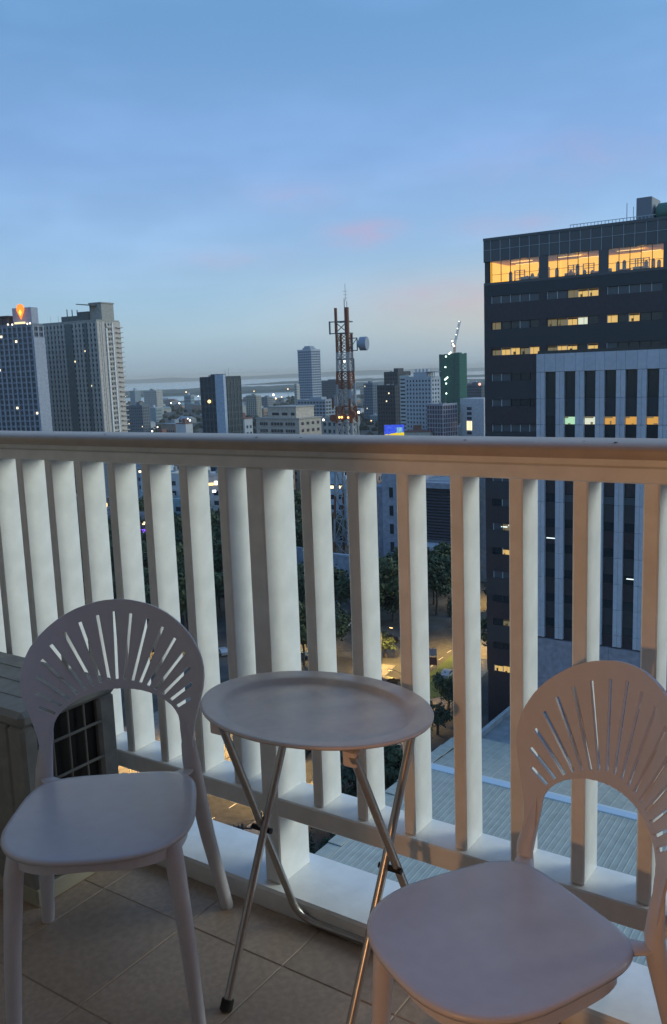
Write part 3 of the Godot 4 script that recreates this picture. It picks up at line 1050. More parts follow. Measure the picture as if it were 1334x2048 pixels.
		cap.bevel(Vector3(edge + 0.01, 58.23, 0.02), Vector3(slots[k][0] - 0.01, 60.75, 0.6), 0.02)
		part("white_panel", cap, panel[rng.randi() % 2], o)
		var cap2 := Shape.new()
		cap2.bevel(Vector3(slots[k][0] + 0.01, 58.23, 0.02), Vector3(slots[k][1] - 0.01, 60.75, 0.6), 0.02)
		part("white_panel", cap2, panel[rng.randi() % 2], o)
		edge = slots[k][1]
		# floors seen in the slot
		for r in 11:
			var y := 57.6 - 3.745 * (r + 1) + 1.2
			var w := Shape.new()
			w.box(Vector3(slots[k][0] + 0.03, y - 0.55, 0.02), Vector3(slots[k][1] - 0.03, y + 0.5, 0.08))
			var kind := "d"
			if r == 1:
				kind = "dgwooolldw"[mini(k, 9)]
			elif (r == 3 or r == 4) and k >= 1:
				kind = "b"
			var slot_o := part("lit_window" if kind in "lwog" else "window", w, glow[kind], o)
			if kind in "lwog":
				var inside := Shape.new()
				var c0: float = slots[k][0] + rng.randf_range(0.2, 0.9)
				inside.box(Vector3(c0, y - 0.54, 0.081), Vector3(c0 + rng.randf_range(0.15, 0.6), y - 0.54 + rng.randf_range(0.1, 0.55), 0.09))
				inside.box(Vector3(slots[k][0] + 0.04, y + 0.3, 0.081), Vector3(slots[k][0] + rng.randf_range(0.3, 1.5), y + 0.49, 0.088))
				part("blind", inside, glow["s"], slot_o)
			if r != 1:
				var sp := Shape.new()
				sp.box(Vector3(slots[k][0] + 0.03, y - 3.1, 0.02), Vector3(slots[k][1] - 0.03, y - 0.62, 0.06))
				part("spandrel_band", sp, spandrel if r % 2 else frame, o)
	var spots := [[9.7, 11.0, 34.0], [16.3, 16.9, 30.1], [21.4, 22.4, 29.0], [3.6, 4.4, 35.4], [2.4, 3.4, 35.1]]
	for q in spots:
		var tl := Shape.new()
		tl.box(Vector3(q[0], q[2], 0.081 if q[0] > 8 else -0.26), Vector3(q[1], q[2] + 0.13, 0.12 if q[0] > 8 else -0.2))
		part("strip_lamp", tl, shine("cool_strip", 0.75, 0.85, 0.8, 1.6), o)
	# blank wall of large panels at the foot
	var foot := worn(paint("foot_panel", 0.26, 0.255, 0.29, 0.6), noise_map("blotch", 0.02, 0.8, 1.0), 0.08)
	for k in 7:
		for r in 3:
			var p := Shape.new()
			p.bevel(Vector3(8.35 + 5.4 * k, 0.2 + 6.2 * r, 0.02), Vector3(8.35 + 5.4 * k + 5.36, 6.36 + 6.2 * r, 0.55), 0.02)
			part("wall_panel", p, foot, o)
	var door_light := Shape.new()
	door_light.box(Vector3(7.2, 12.0, -0.26), Vector3(7.9, 13.5, -0.2))
	part("lit_window", door_light, glow["l"], o)
	# roof plant
	var rail := Shape.new()
	for k in 24:
		rail.bar(Vector3(11.2 + 0.5 * k, top, -5), Vector3(11.2 + 0.5 * k, top + 1.25, -5), 0.07)
	rail.bar(Vector3(11.2, top + 1.25, -5), Vector3(23, top + 1.25, -5), 0.08)
	rail.bar(Vector3(11.2, top + 0.65, -5), Vector3(23, top + 0.65, -5), 0.06)
	part("roof_railing", rail, alu, o)
	var hut := Shape.new()
	hut.bevel(Vector3(20.3, top, -10), Vector3(22.4, top + 3.8, -5.5), 0.08)
	part("roof_room", hut, paint("plant_grey", 0.14, 0.15, 0.17, 0.6), o)
	var tank := Shape.new()
	tank.sweep([Vector3(22.6, top + 1.7, -7.5), Vector3(22.9, top + 1.7, -7.5), Vector3(27.4, top + 1.7, -7.5), Vector3(27.8, top + 1.7, -7.5)], [Vector2(0.9, 0.9), Vector2(1.35, 1.35), Vector2(1.35, 1.35), Vector2(0.9, 0.9)], Vector3.FORWARD, 20)
	part("water_tank", tank, paint("tank_green", 0.05, 0.11, 0.09, 0.5), o)
	var mast := Shape.new()
	mast.tube([Vector3(18.9, top, -6), Vector3(18.9, top + 3.4, -6)], 0.05, 6)
	mast.tube([Vector3(19.8, top, -6), Vector3(19.8, top + 2.8, -6)], 0.04, 6)
	part("aerial", mast, alu, o)


# A building whose front (local +z) and right side (local +x) meet at its near corner, which is the origin.
func block(o: Node3D, w1: float, w2: float, h: float, fh: float, bay: float, opt: Dictionary) -> void:
	var wall: Material = opt.wall
	var glass: Material = opt.glass
	var proud: float = opt.get("proud", 0.3)
	var band: float = opt.get("band", 0.45)
	var pier: float = opt.get("pier", 0.35)
	var core := Shape.new()
	core.box(Vector3(-w1, 0, -w2), Vector3(0, h - 0.2, 0))
	part("glazing", core, glass, o)
	var floors := int(h / fh)
	var s := Shape.new()
	for k in floors + 1:
		var y := h - k * fh
		var lo := maxf(0.0, y - fh * band)
		if y > lo:
			s.box(Vector3(-w1 - proud, lo, -w2 - proud), Vector3(proud, y, proud))
	part("floor_bands", s, wall, o, "stuff")
	var p := Shape.new()
	var pw := bay * pier
	var q := proud + 0.06
	var n1 := maxi(1, int(round(w1 / bay)))
	for k in n1 + 1:
		var x := -w1 + w1 * k / n1
		p.box(Vector3(x - pw / 2, 0, -0.05), Vector3(x + pw / 2, h - 0.05, q))
	var n2 := maxi(1, int(round(w2 / bay)))
	for k in n2 + 1:
		var z := -w2 + w2 * k / n2
		p.box(Vector3(-0.05, 0, z - pw / 2), Vector3(q, h - 0.03, z + pw / 2))
	part("piers", p, opt.get("pier_mat", wall), o, "stuff")
	var roof := Shape.new()
	roof.box(Vector3(-w1 - proud - 0.1, h - 0.1, -w2 - proud - 0.1), Vector3(proud + 0.1, h + 0.12, proud + 0.1))
	for e in [[Vector3(-w1 - proud, h, -0.1), Vector3(proud, h + 0.9, proud)], [Vector3(proud - 0.3, h, -w2), Vector3(proud + 0.02, h + 0.92, 0)], [Vector3(-w1 - proud - 0.02, h, -w2), Vector3(-w1 - proud + 0.3, h + 0.92, 0)]]:
		roof.box(e[0], e[1])
	part("roof", roof, opt.get("roof_mat", wall), o)
	for k in opt.get("rooms", 1):
		var r := Shape.new()
		var rw := w1 * rng.randf_range(0.2, 0.4)
		var rx := -w1 * rng.randf_range(0.15, 0.5)
		r.bevel(Vector3(rx - rw, h + 0.1, -w2 * 0.7), Vector3(rx, h + rng.randf_range(2.0, 4.0), -w2 * 0.25), 0.05)
		part("roof_room", r, wall, o)
	var clutter := Shape.new()
	for k in 3 + int(w1 / 8):
		var cx := -w1 * rng.randf_range(0.05, 0.95)
		var cz := -w2 * rng.randf_range(0.1, 0.9)
		if k % 3 == 0:
			clutter.tube([Vector3(cx, h, cz), Vector3(cx, h + rng.randf_range(2.5, 6.0), cz)], 0.08, 5)
		elif k % 3 == 1:
			clutter.sweep([Vector3(cx, h, cz), Vector3(cx, h + 1.7, cz)], [Vector2(0.8, 0.8), Vector2(0.8, 0.8)], Vector3.RIGHT, 10)
		else:
			clutter.box(Vector3(cx - 0.9, h, cz - 0.6), Vector3(cx + 0.9, h + 1.3, cz + 0.6))
	part("roof_plant", clutter, paint("roof_clutter", 0.2, 0.21, 0.22, 0.6), o, "stuff")
	for k in opt.get("lit", 0):
		var l := Shape.new()
		var c := rng.randi() % n1
		var y := h - fh * (1 + rng.randi() % maxi(1, floors - 1)) + 0.15
		var x0 := -w1 + w1 * (c + 0.5) / n1
		var ww := w1 / n1 * 0.2
		l.box(Vector3(x0 - ww, y, 0.01), Vector3(x0 + ww, y + fh * (1 - band) * 0.6, 0.06))
		part("lit_window", l, shine("flat_light", 1.0, 0.8, 0.48, 2.2), o)


func glass_of(key: String, r: float, g: float, b: float) -> StandardMaterial3D:
	return paint(key, r, g, b, 0.25)


func wall_of(key: String, r: float, g: float, b: float) -> StandardMaterial3D:
	return worn(paint(key, r, g, b, 0.85), noise_map("blotch", 0.02, 0.8, 1.0), 0.05)


func towers() -> void:
	var navy := glass_of("far_glass", 0.02, 0.035, 0.055)
	# two residential towers on the left
	var o := thing("apartment_tower", "tall blue-grey apartment tower at the left edge with a glowing orange rooftop emblem", "apartment building", Vector3(-412.7, GROUND, -314.8), 11)
	block(o, 48.3, 8.0, 90.7, 3.05, 3.4, {"wall": wall_of("tower_blue", 0.16, 0.18, 0.22), "glass": navy, "band": 0.32, "pier": 0.24, "proud": 0.6, "rooms": 0, "lit": 14, "pier_mat": wall_of("tower_pier", 0.28, 0.31, 0.36)})
	var blank := Shape.new()
	blank.box(Vector3(0.56, 0, -8.4), Vector3(0.9, 84, 0.5))
	part("blank_wall", blank, wall_of("tower_side", 0.3, 0.32, 0.38), o)
	var hut := Shape.new()
	hut.bevel(Vector3(-14.5, 90.7, -7), Vector3(-1.2, 100.5, -1.5), 0.1)
	part("roof_room", hut, wall_of("tower_side", 0.3, 0.32, 0.38), o)
	var deck := Shape.new()
	deck.box(Vector3(-36, 96.0, -8), Vector3(-16, 96.6, 0.8))
	for k in 5:
		deck.box(Vector3(-35.5 + 4.6 * k, 90.7, -0.6), Vector3(-34.9 + 4.6 * k, 96.0, 0.0))
	deck.box(Vector3(-26, 90.7, -7), Vector3(-17, 96, -1))
	part("roof_canopy", deck, wall_of("tower_brown", 0.1, 0.08, 0.09), o)
	var em := Shape.new()
	var poly := []
	for k in 18:
		var a := deg_to_rad(-35.0) + deg_to_rad(250.0) * k / 17.0
		poly.append(Vector2(cos(a) * 2.6, 2.2 + sin(a) * 2.7))
	poly.append(Vector2(0, -3.4))
	em.prism(poly, 0.0, 0.5, Transform3D(Basis(), Vector3(-8.2, 97.6, -1.4)))
	part("lit_sign", em, shine("orange_sign", 1.0, 0.2, 0.02, 1.7), o)
	var em2 := Shape.new()
	em2.prism([Vector2(0, 1.6), Vector2(-1.0, 0), Vector2(0, -1.9), Vector2(1.0, 0)], 0.5, 0.7, Transform3D(Basis(), Vector3(-8.2, 98.0, -1.4)))
	part("lit_sign", em2, shine("amber_sign", 1.0, 0.5, 0.06, 2.2), o)
	omni(o, Vector3(-8.2, 97.5, 1.6), Color(1.0, 0.5, 0.2), 12.0, 1.5, 30.0)
	var ledge := Shape.new()
	ledge.box(Vector3(-11.5, 91.7, -0.2), Vector3(-4.6, 92.7, 0.8))
	part("lit_sign", ledge, shine("ledge_light", 1.0, 0.75, 0.4, 1.3), o)
	for q in [[-16.0, 91.8], [-2.4, 91.5], [-13.0, 91.6], [-0.5, 91.6]]:
		var l := Shape.new()
		l.ball(Vector3(q[0], q[1], 0.9), Vector3.ONE * 0.42, 4, 8)
		part("roof_lamp", l, shine("white_point", 1.0, 0.9, 0.7, 4.0), o)

	o = thing("apartment_tower", "tall unfinished-looking beige and grey apartment tower with stepped roof, second from the left", "apartment building", Vector3(-413.6, GROUND, -361.0), 7)
	block(o, 42.9, 19.5, 94.1, 2.95, 2.9, {"wall": wall_of("tower_grey", 0.3, 0.29, 0.265), "glass": navy, "band": 0.42, "pier": 0.5, "proud": 0.6, "rooms": 0, "lit": 3, "pier_mat": wall_of("tower_grey2", 0.4, 0.38, 0.35)})
	var wing := Shape.new()
	wing.box(Vector3(-24, 0, 0.5), Vector3(-19, 93.5, 1.0))
	wing.box(Vector3(-9, 0, 0.5), Vector3(-7, 93.5, 1.2))
	part("wall_strip", wing, wall_of("tower_grey3", 0.12, 0.14, 0.14), o)
	var side := wall_of("tower_beige", 0.46, 0.41, 0.37)
	var sf := Shape.new()
	sf.box(Vector3(0.52, 0, -6.0), Vector3(0.9, 94, -3.6))
	sf.box(Vector3(0.52, 0, -1.5), Vector3(0.85, 94, 0.5))
	sf.box(Vector3(0.52, 0, -20), Vector3(0.9, 94, -12.5))
	part("blank_wall", sf, side, o)
	var col := Shape.new()
	col.box(Vector3(0.9, 0, -7.2), Vector3(1.7, 90, -6.4))
	col.box(Vector3(0.9, 0, -12.6), Vector3(1.7, 93, -11.8))
	part("pilaster", col, wall_of("tower_white", 0.75, 0.72, 0.68), o)
	var bal := Shape.new()
	for k in 31:
		bal.box(Vector3(0.5, 2.0 + 2.95 * k, -21.0), Vector3(2.2, 2.5 + 2.95 * k, -15.5))
		bal.box(Vector3(0.5, 2.0 + 2.95 * k, -11.8), Vector3(1.3, 3.2 + 2.95 * k, -7.2))
	part("balconies", bal, side, o, "stuff")
	var crown := Shape.new()
	crown.bevel(Vector3(-9, 94, -16), Vector3(0.2, 104.6, -5), 0.1)
	crown.bevel(Vector3(-9.4, 104.6, -16.4), Vector3(0.6, 105.4, -4.6), 0.1)
	part("roof_room", crown, wall_of("tower_grey", 0.17, 0.185, 0.18), o)
	var steps := Shape.new()
	steps.box(Vector3(-30, 94, -16), Vector3(-9, 98.3, -3))
	steps.box(Vector3(-18, 98.3, -15), Vector3(-9, 100.5, -4))
	steps.box(Vector3(-24.5, 101.4, -12), Vector3(-13, 101.9, 0.5), Transform3D(Basis(Vector3.FORWARD, 0.1), Vector3(-9, 2.0, 0)) * Transform3D(Basis(), Vector3(9, 0, 0)))
	for k in 3:
		steps.bar(Vector3(-24 + 4 * k, 98, -2), Vector3(-24 + 4 * k, 102.4 - k * 0.4, -2), 0.4)
	part("roof_terrace", steps, wall_of("tower_roof", 0.11, 0.12, 0.12), o)

	# dark office block with a white strip
	o = thing("office_block", "dark glass office block with a pale vertical strip on its corner", "office building", Vector3(-315.9, GROUND, -359.9), -1)
	block(o, 17.1, 13.7, 58.3, 3.6, 2.9, {"wall": wall_of("office_dark_wall", 0.035, 0.05, 0.06), "glass": glass_of("office_dark_glass", 0.012, 0.025, 0.035), "band": 0.3, "pier": 0.16, "proud": 0.15, "rooms": 1, "pier_mat": wall_of("office_pier", 0.09, 0.11, 0.13)})
	var strip := Shape.new()
	strip.box(Vector3(-5.6, 0, -1), Vector3(0.5, 60.2, 0.8))
	part("white_strip", strip, wall_of("strip_white", 0.36, 0.42, 0.5), o)
	for q in [[-10.8, 46.0, 0.95], [-8.6, 27.6, 0.85]]:
		var l := Shape.new()
		l.ball(Vector3(q[0], q[1], 0.5), Vector3.ONE * q[2], 4, 8)
		part("lit_window", l, shine("amber_point", 1.0, 0.66, 0.25, 2.6), o)

	# slim curved tower
	o = thing("apartment_tower", "slim pale blue high-rise standing alone in the middle distance", "apartment building", Vector3(-638.9, GROUND, -894.0), -6)
	block(o, 21.5, 15.9, 87.3, 3.1, 3.2, {"wall": wall_of("slim_wall", 0.42, 0.46, 0.52), "glass": glass_of("slim_glass", 0.07, 0.11, 0.15), "band": 0.4, "pier": 0.15, "proud": 0.7, "rooms": 0, "pier_mat": wall_of("slim_pier", 0.3, 0.35, 0.42)})
	var cr := Shape.new()
	cr.bevel(Vector3(-16, 87.3, -13), Vector3(-3.5, 90.3, -2), 0.2)
	cr.bevel(Vector3(-14.5, 90.3, -11.5), Vector3(-5.0, 92.4, -3.5), 0.2)
	part("crown", cr, wall_of("slim_pier", 0.3, 0.35, 0.42), o)
	o = thing("apartment_block", "narrow cream block beside the slim high-rise", "apartment building", Vector3(-642.8, GROUND, -866.4), -5)
	block(o, 3.0, 4.6, 45.7, 3.0, 2.4, {"wall": wall_of("stub_wall", 0.45, 0.44, 0.4), "glass": navy, "band": 0.6, "pier": 0.5, "rooms": 0})

	# cream building just beyond the handrail
	o = thing("low_office", "cream low-rise building with rows of dark windows under the handrail line", "office building", Vector3(-267.4, GROUND, -360.5), -6)
	var cream := wall_of("cream_wall", 0.42, 0.36, 0.3)
	var base := Shape.new()
	base.box(Vector3(-30.9, 0, -17), Vector3(0, 36.5, 0))
	part("wall", base, cream, o)
	var upper := Shape.new()
	upper.box(Vector3(-23, 36.5, -15), Vector3(-3, 42.4, -1.2))
	part("wall", upper, wall_of("cream_light", 0.5, 0.42, 0.34), o)
	var cap := Shape.new()
	cap.box(Vector3(-31.3, 36.3, -17.3), Vector3(0.4, 36.9, 0.4))
	cap.box(Vector3(-23.4, 42.2, -15.4), Vector3(-2.6, 42.8, -0.8))
	part("roof_edge", cap, wall_of("cream_edge", 0.36, 0.33, 0.3), o)
	for f in 9:
		for w in [[-28.0, -22.5], [-20.0, -11.5], [-9.5, -3.0]]:
			var y := 33.2 - 3.6 * f
			var sl := Shape.new()
			sl.box(Vector3(w[0] - 0.2, y - 0.35, 0.0), Vector3(w[1] + 0.2, y - 0.15, 0.35))
			var wi := Shape.new()
			wi.box(Vector3(w[0], y - 0.15, -0.1), Vector3(w[1], y + 1.4, 0.05))
			var wo := part("window", wi, glass_of("cream_glass", 0.02, 0.022, 0.03), o)
			part("sill", sl, cream, wo)
			for k in 3:
				var bar := Shape.new()
				var bx: float = lerpf(w[0], w[1], (k + 1) / 4.0)
				bar.box(Vector3(bx - 0.12, y - 0.15, 0.05), Vector3(bx + 0.12, y + 1.4, 0.14))
				part("window_bar", bar, cream, wo)
		for k in 4:
			var wi := Shape.new()
			var y := 33.2 - 3.6 * f
			wi.box(Vector3(-0.05, y, -15.5 + 4.0 * k), Vector3(0.06, y + 1.5, -13.6 + 4.0 * k))
			part("window", wi, glass_of("cream_glass", 0.02, 0.022, 0.03), o)
	for w in [[-20.0, -15.0], [-13.0, -9.0], [-6.5, -4.0]]:
		var wi := Shape.new()
		wi.box(Vector3(w[0], 38.2, -1.25), Vector3(w[1], 39.6, -1.1))
		part("window", wi, glass_of("cream_glass", 0.02, 0.022, 0.03), o)

	o = thing("low_office", "small cream building behind the foot of the antenna mast", "office building", Vector3(-236.4, GROUND, -357.7), -9)
	block(o, 16.5, 6.0, 36.6, 3.5, 3.3, {"wall": wall_of("cream_dim", 0.36, 0.34, 0.3), "glass": navy, "band": 0.5, "pier": 0.4, "rooms": 1})
	o = thing("apartment_block", "long brown-roofed building behind the antenna mast", "apartment building", Vector3(-716.8, GROUND, -1083.0), -9)
	block(o, 48.6, 12.0, 46.3, 3.2, 4.0, {"wall": wall_of("dusky_wall", 0.09, 0.11, 0.13), "glass": navy, "band": 0.5, "pier": 0.4, "rooms": 1})
	o = thing("apartment_block", "grey slab block between the mast and the dark stepped tower", "apartment building", Vector3(-524.6, GROUND, -849.9), -10)
	block(o, 12.8, 9.0, 44.8, 3.1, 2.6, {"wall": wall_of("slab_grey", 0.13, 0.17, 0.22), "glass": navy, "band": 0.4, "pier": 0.4, "rooms": 1, "lit": 2})
	o = thing("office_block", "lower front half of the dark stepped office tower", "office building", Vector3(-382.3, GROUND, -655.3), -12)
	block(o, 20.4, 14.1, 45.9, 3.4, 3.0, {"wall": wall_of("dark_stone", 0.032, 0.042, 0.055), "glass": glass_of("dark_far_glass", 0.012, 0.02, 0.03), "band": 0.4, "pier": 0.35, "rooms": 0, "lit": 3})
	o = thing("office_block", "taller rear half of the dark stepped office tower", "office building", Vector3(-415.3, GROUND, -717.2), -12)
	block(o, 16.4, 17.5, 57.0, 3.4, 3.0, {"wall": wall_of("dark_stone2", 0.05, 0.06, 0.072), "glass": glass_of("dark_far_glass", 0.012, 0.02, 0.03), "band": 0.45, "pier": 0.4, "rooms": 1, "lit": 1})
	o = thing("apartment_block", "white striped block behind the white apartment tower", "apartment building", Vector3(-352.3, GROUND, -626.4), -13)
	block(o, 9.8, 4.0, 53.8, 3.0, 9.0, {"wall": wall_of("stripe_white", 0.5, 0.5, 0.5), "glass": navy, "band": 0.55, "pier": 0.04, "rooms": 0})
	o = thing("apartment_tower", "white apartment tower with dark balcony columns left of the green netting", "apartment building", Vector3(-290.1, GROUND, -546.5), -14)
	block(o, 23.7, 8.5, 53.3, 2.9, 2.8, {"wall": wall_of("resid_white", 0.42, 0.45, 0.48), "glass": navy, "band": 0.5, "pier": 0.5, "proud": 0.4, "rooms": 0})
	var r2 := Shape.new()
	r2.box(Vector3(-17, 53.3, -7), Vector3(-4, 57.2, -0.5))
	for k in 4:
		r2.box(Vector3(-16.5 + 3.4 * k, 57.2, -4), Vector3(-15.0 + 3.4 * k, 59.4, -2))
	part("roof_room", r2, wall_of("resid_white", 0.42, 0.45, 0.48), o)
	var r3 := Shape.new()
	for k in 5:
		r3.bar(Vector3(-4 + 1.6 * k, 53.3, -1), Vector3(-4 + 1.6 * k, 57, -1), 0.3)
	r3.box(Vector3(-5, 57, -6), Vector3(4, 57.4, 0))
	part("roof_pergola", r3, wall_of("resid_grey", 0.2, 0.22, 0.24), o)

	# tower under construction, wrapped in green netting, with its crane
	o = thing("construction_tower", "high-rise under construction wrapped in green netting", "building site", Vector3(-396.0, GROUND, -806.7), -16)
	block(o, 25.8, 10.0, 70.0, 3.2, 4.2, {"wall": wall_of("raw_concrete", 0.1, 0.13, 0.12), "glass": glass_of("raw_dark", 0.02, 0.05, 0.045), "band": 0.3, "pier": 0.14, "rooms": 0})
	var net := StandardMaterial3D.new()
	net = worn(paint("green_net", 0.018, 0.16, 0.12, 0.9), noise_map("patchy", 0.02, 0.5, 1.0), 0.05)
	for k in 8:
		var sheet := Shape.new()
		var sx := -26.6 + 3.43 * k
		var y0 := 14.0 + 4.0 * rng.randf()
		sheet.box(Vector3(sx, y0, 0.5), Vector3(sx + 3.38, 73.0 + 1.5 * rng.randf(), 0.62 + 0.4 * rng.randf()))
		part("netting", sheet, net, o)
	for k in 3:
		var sheet := Shape.new()
		sheet.box(Vector3(0.5, 14.0, -10.4 + 3.6 * k), Vector3(0.7 + 0.3 * rng.randf(), 73.0 + 1.5 * rng.randf(), -6.9 + 3.6 * k))
		part("netting", sheet, net, o)
	var work := shine("work_light", 0.85, 1.0, 0.85, 5.0)
	for q in [[-16.5, 71.0], [-12.0, 73.6], [-17.5, 60.5], [-16.6, 49.0], [-18.2, 48.0], [-15.0, 50.0], [-16.8, 44.0], [-16.8, 34.0], [-10.0, 74.6]]:
		var l := Shape.new()
		l.ball(Vector3(q[0], q[1], 1.3), Vector3.ONE * 0.75, 4, 8)
		part("work_lamp", l, work, o)
	var cr1 := thing("tower_crane", "tower crane with raised jib and lights above the green netted tower", "crane", Vector3(-403.0, GROUND + 70, -811.0), -16)
	var mst := Shape.new()
	lattice(mst, Vector3(0, 0, 0), Vector3(0, 13, 0), 1.7, 5, 0.35)
	part("mast", mst, paint("crane_red", 0.35, 0.16, 0.12, 0.6), cr1)
	var jib := Shape.new()
	lattice(jib, Vector3(0, 12, 0), Vector3(7.5, 35, 0), 1.4, 9, 0.3)
	part("jib", jib, paint("crane_white", 0.5, 0.5, 0.52, 0.6), cr1)
	var cj := Shape.new()
	cj.bar(Vector3(0, 12.5, 0), Vector3(-3.4, 18, 0), 0.6)
	cj.box(Vector3(-3.5, 11.0, -1), Vector3(-1.2, 14, 1))
	part("counter_jib", cj, paint("crane_red", 0.35, 0.16, 0.12), cr1)
	for q in [Vector3(-1.8, 16.0, 1.2), Vector3(0.6, 11.0, 1.4), Vector3(-0.8, 12.6, 1.4), Vector3(3.2, 22.0, 1.0), Vector3(5.0, 28.0, 0.9), Vector3(7.3, 34.6, 0.9)]:
		var l := Shape.new()
		l.ball(q, Vector3.ONE * (0.85 if q.y < 17 else 0.4), 4, 8)
		part("work_lamp", l, work, cr1)

	# grid block and white block beside the dark tower
	o = thing("office_block", "low block with a purple-grey window grid left of the dark tower", "office building", Vector3(-274.0, GROUND, -532.0), -16)
	block(o, 14.5, 14.0, 35.0, 3.0, 2.4, {"wall": wall_of("grid_wall", 0.34, 0.34, 0.38), "glass": glass_of("grid_glass", 0.05, 0.035, 0.06), "band": 0.18, "pier": 0.16, "proud": 0.25, "rooms": 0})
	o = thing("office_block", "white block with one bright lit stair window left of the dark tower", "office building", Vector3(-250.0, GROUND, -545.0), -16)
	var wh := Shape.new()
	wh.box(Vector3(-21, 0, -14), Vector3(0, 38.5, 0))
	part("wall", wh, wall_of("plain_white", 0.5, 0.5, 0.52), o)
	for k in 8:
		var wi := Shape.new()
		wi.box(Vector3(-15.0, 7.5 + 3.3 * k, -0.1), Vector3(-10.8, 9.6 + 3.3 * k, 0.06))
		part("window", wi, navy, o)
	var lit := Shape.new()
	lit.box(Vector3(-15.4, 17.0, -0.1), Vector3(-10.6, 23.2, 0.1))
	part("lit_window", lit, shine("stair_light", 1.0, 0.78, 0.45, 1.5), o)
	for k in 4:
		var b := Shape.new()
		b.box(Vector3(-15.4 + 1.2 * k, 17.0, 0.1), Vector3(-15.2 + 1.2 * k, 23.2, 0.2))
		part("window_bar", b, wall_of("plain_white", 0.5, 0.5, 0.52), o)
	o = thing("apartment_block", "dusky block with a pink roof light against the dark tower's edge", "apartment building", Vector3(-418.2, GROUND, -906.9), -17)
	block(o, 22.0, 8.0, 39.6, 3.1, 3.0, {"wall": wall_of("dusk_wall", 0.1, 0.12, 0.15), "glass": navy, "band": 0.4, "pier": 0.35, "rooms": 1})
	var pk := Shape.new()
	pk.ball(Vector3(-1.6, 40.5, 1.2), Vector3.ONE * 1.5, 5, 10)
	part("roof_lamp", pk, shine("pink_point", 1.0, 0.42, 0.3, 1.8), o)
	o = thing("apartment_block", "pale twin-topped block by the shore left of the dark office block", "apartment building", Vector3(-1068.6, GROUND, -1051.1), 3)
	block(o, 26.6, 14.0, 39.2, 3.1, 3.2, {"wall": wall_of("shore_cream", 0.42, 0.41, 0.38), "glass": navy, "band": 0.6, "pier": 0.6, "rooms": 2})
	o = thing("apartment_block", "dark speckled block tucked against the beige tower", "apartment building", Vector3(-651.3, GROUND, -619.6), 4)
	block(o, 19.9, 10.0, 33.0, 3.0, 2.6, {"wall": wall_of("speckle_wall", 0.14, 0.16, 0.18), "glass": navy, "band": 0.45, "pier": 0.45, "rooms": 1, "lit": 2})
	o = thing("apartment_block", "cream ribbed block right of the dark office block", "apartment building", Vector3(-757.6, GROUND, -929.1), -3)
	block(o, 18.2, 9.0, 31.6, 3.0, 3.6, {"wall": wall_of("ribbed_cream", 0.36, 0.34, 0.29), "glass": navy, "band": 0.3, "pier": 0.5, "rooms": 1})
	o = thing("apartment_block", "small hazy block between the ribbed cream block and the slim high-rise", "apartment building", Vector3(-870.1, GROUND, -1095.3), -4)
	block(o, 16.0, 11.7, 24.0, 3.0, 3.0, {"wall": wall_of("hazy_grey", 0.22, 0.24, 0.26), "glass": navy, "band": 0.5, "pier": 0.4, "rooms": 1})
	o = thing("podium_building", "long flat podium at the foot of the slim high-rise", "office building", Vector3(-590.0, GROUND, -850.0), -7)
	block(o, 44.0, 20.0, 27.6, 4.0, 5.0, {"wall": wall_of("podium_grey", 0.3, 0.34, 0.38), "glass": navy, "band": 0.4, "pier": 0.2, "rooms": 1})

	# screen
	o = thing("led_billboard", "bright blue and yellow electronic billboard beyond the handrail", "billboard", Vector3(-174.0, GROUND, -296.0), 30)
	var scr := Shape.new()
	scr.box(Vector3(-4.0, 33.5, -0.6), Vector3(4.0, 38.5, 0))
	part("cabinet", scr, paint("cabinet", 0.03, 0.03, 0.035, 0.6), o)
	var pl := Shape.new()
	pl.box(Vector3(-0.6, 0, -0.5), Vector3(0.6, 32.4, 0.3))
	part("post", pl, paint("cabinet", 0.03, 0.03, 0.035), o)
	var face := QuadMesh.new()
	face.size = Vector2(7.7, 4.6)
	var sm := StandardMaterial3D.new()
	sm.resource_name = "screen_picture"
	sm.albedo_color = Color(0.05, 0.05, 0.05)
	sm.emission_enabled = true
	sm.emission = Color.WHITE
	sm.emission_operator = BaseMaterial3D.EMISSION_OP_MULTIPLY
	sm.emission_texture = screen_picture()
	sm.emission_energy_multiplier = 1.1
	var sc := part("screen", face, sm, o)
	sc.position = Vector3(0, 36.0, 0.02)


func screen_picture() -> ImageTexture:
	var im := Image.create(96, 72, false, Image.FORMAT_RGB8)
	var f := FastNoiseLite.new()
	f.seed = 9
	f.frequency = 0.05
	for y in 72:
		for x in 96:
			var n := f.get_noise_2d(x, y) * 0.5 + 0.5
			var c := Color(0.1, 0.22, 0.75).lerp(Color(0.35, 0.45, 0.95), n)
			if y > 48 - (x - 40) * 0.12 + n * 10:
				c = Color(0.95, 0.85, 0.1).lerp(Color(0.85, 0.75, 0.3), n)
			elif x > 52 + n * 16 and y > 16 and x < 88:
				c = Color(0.75, 0.85, 0.95).lerp(Color(0.2, 0.5, 0.6), n)
			im.set_pixel(x, y, c)
	return ImageTexture.create_from_image(im)


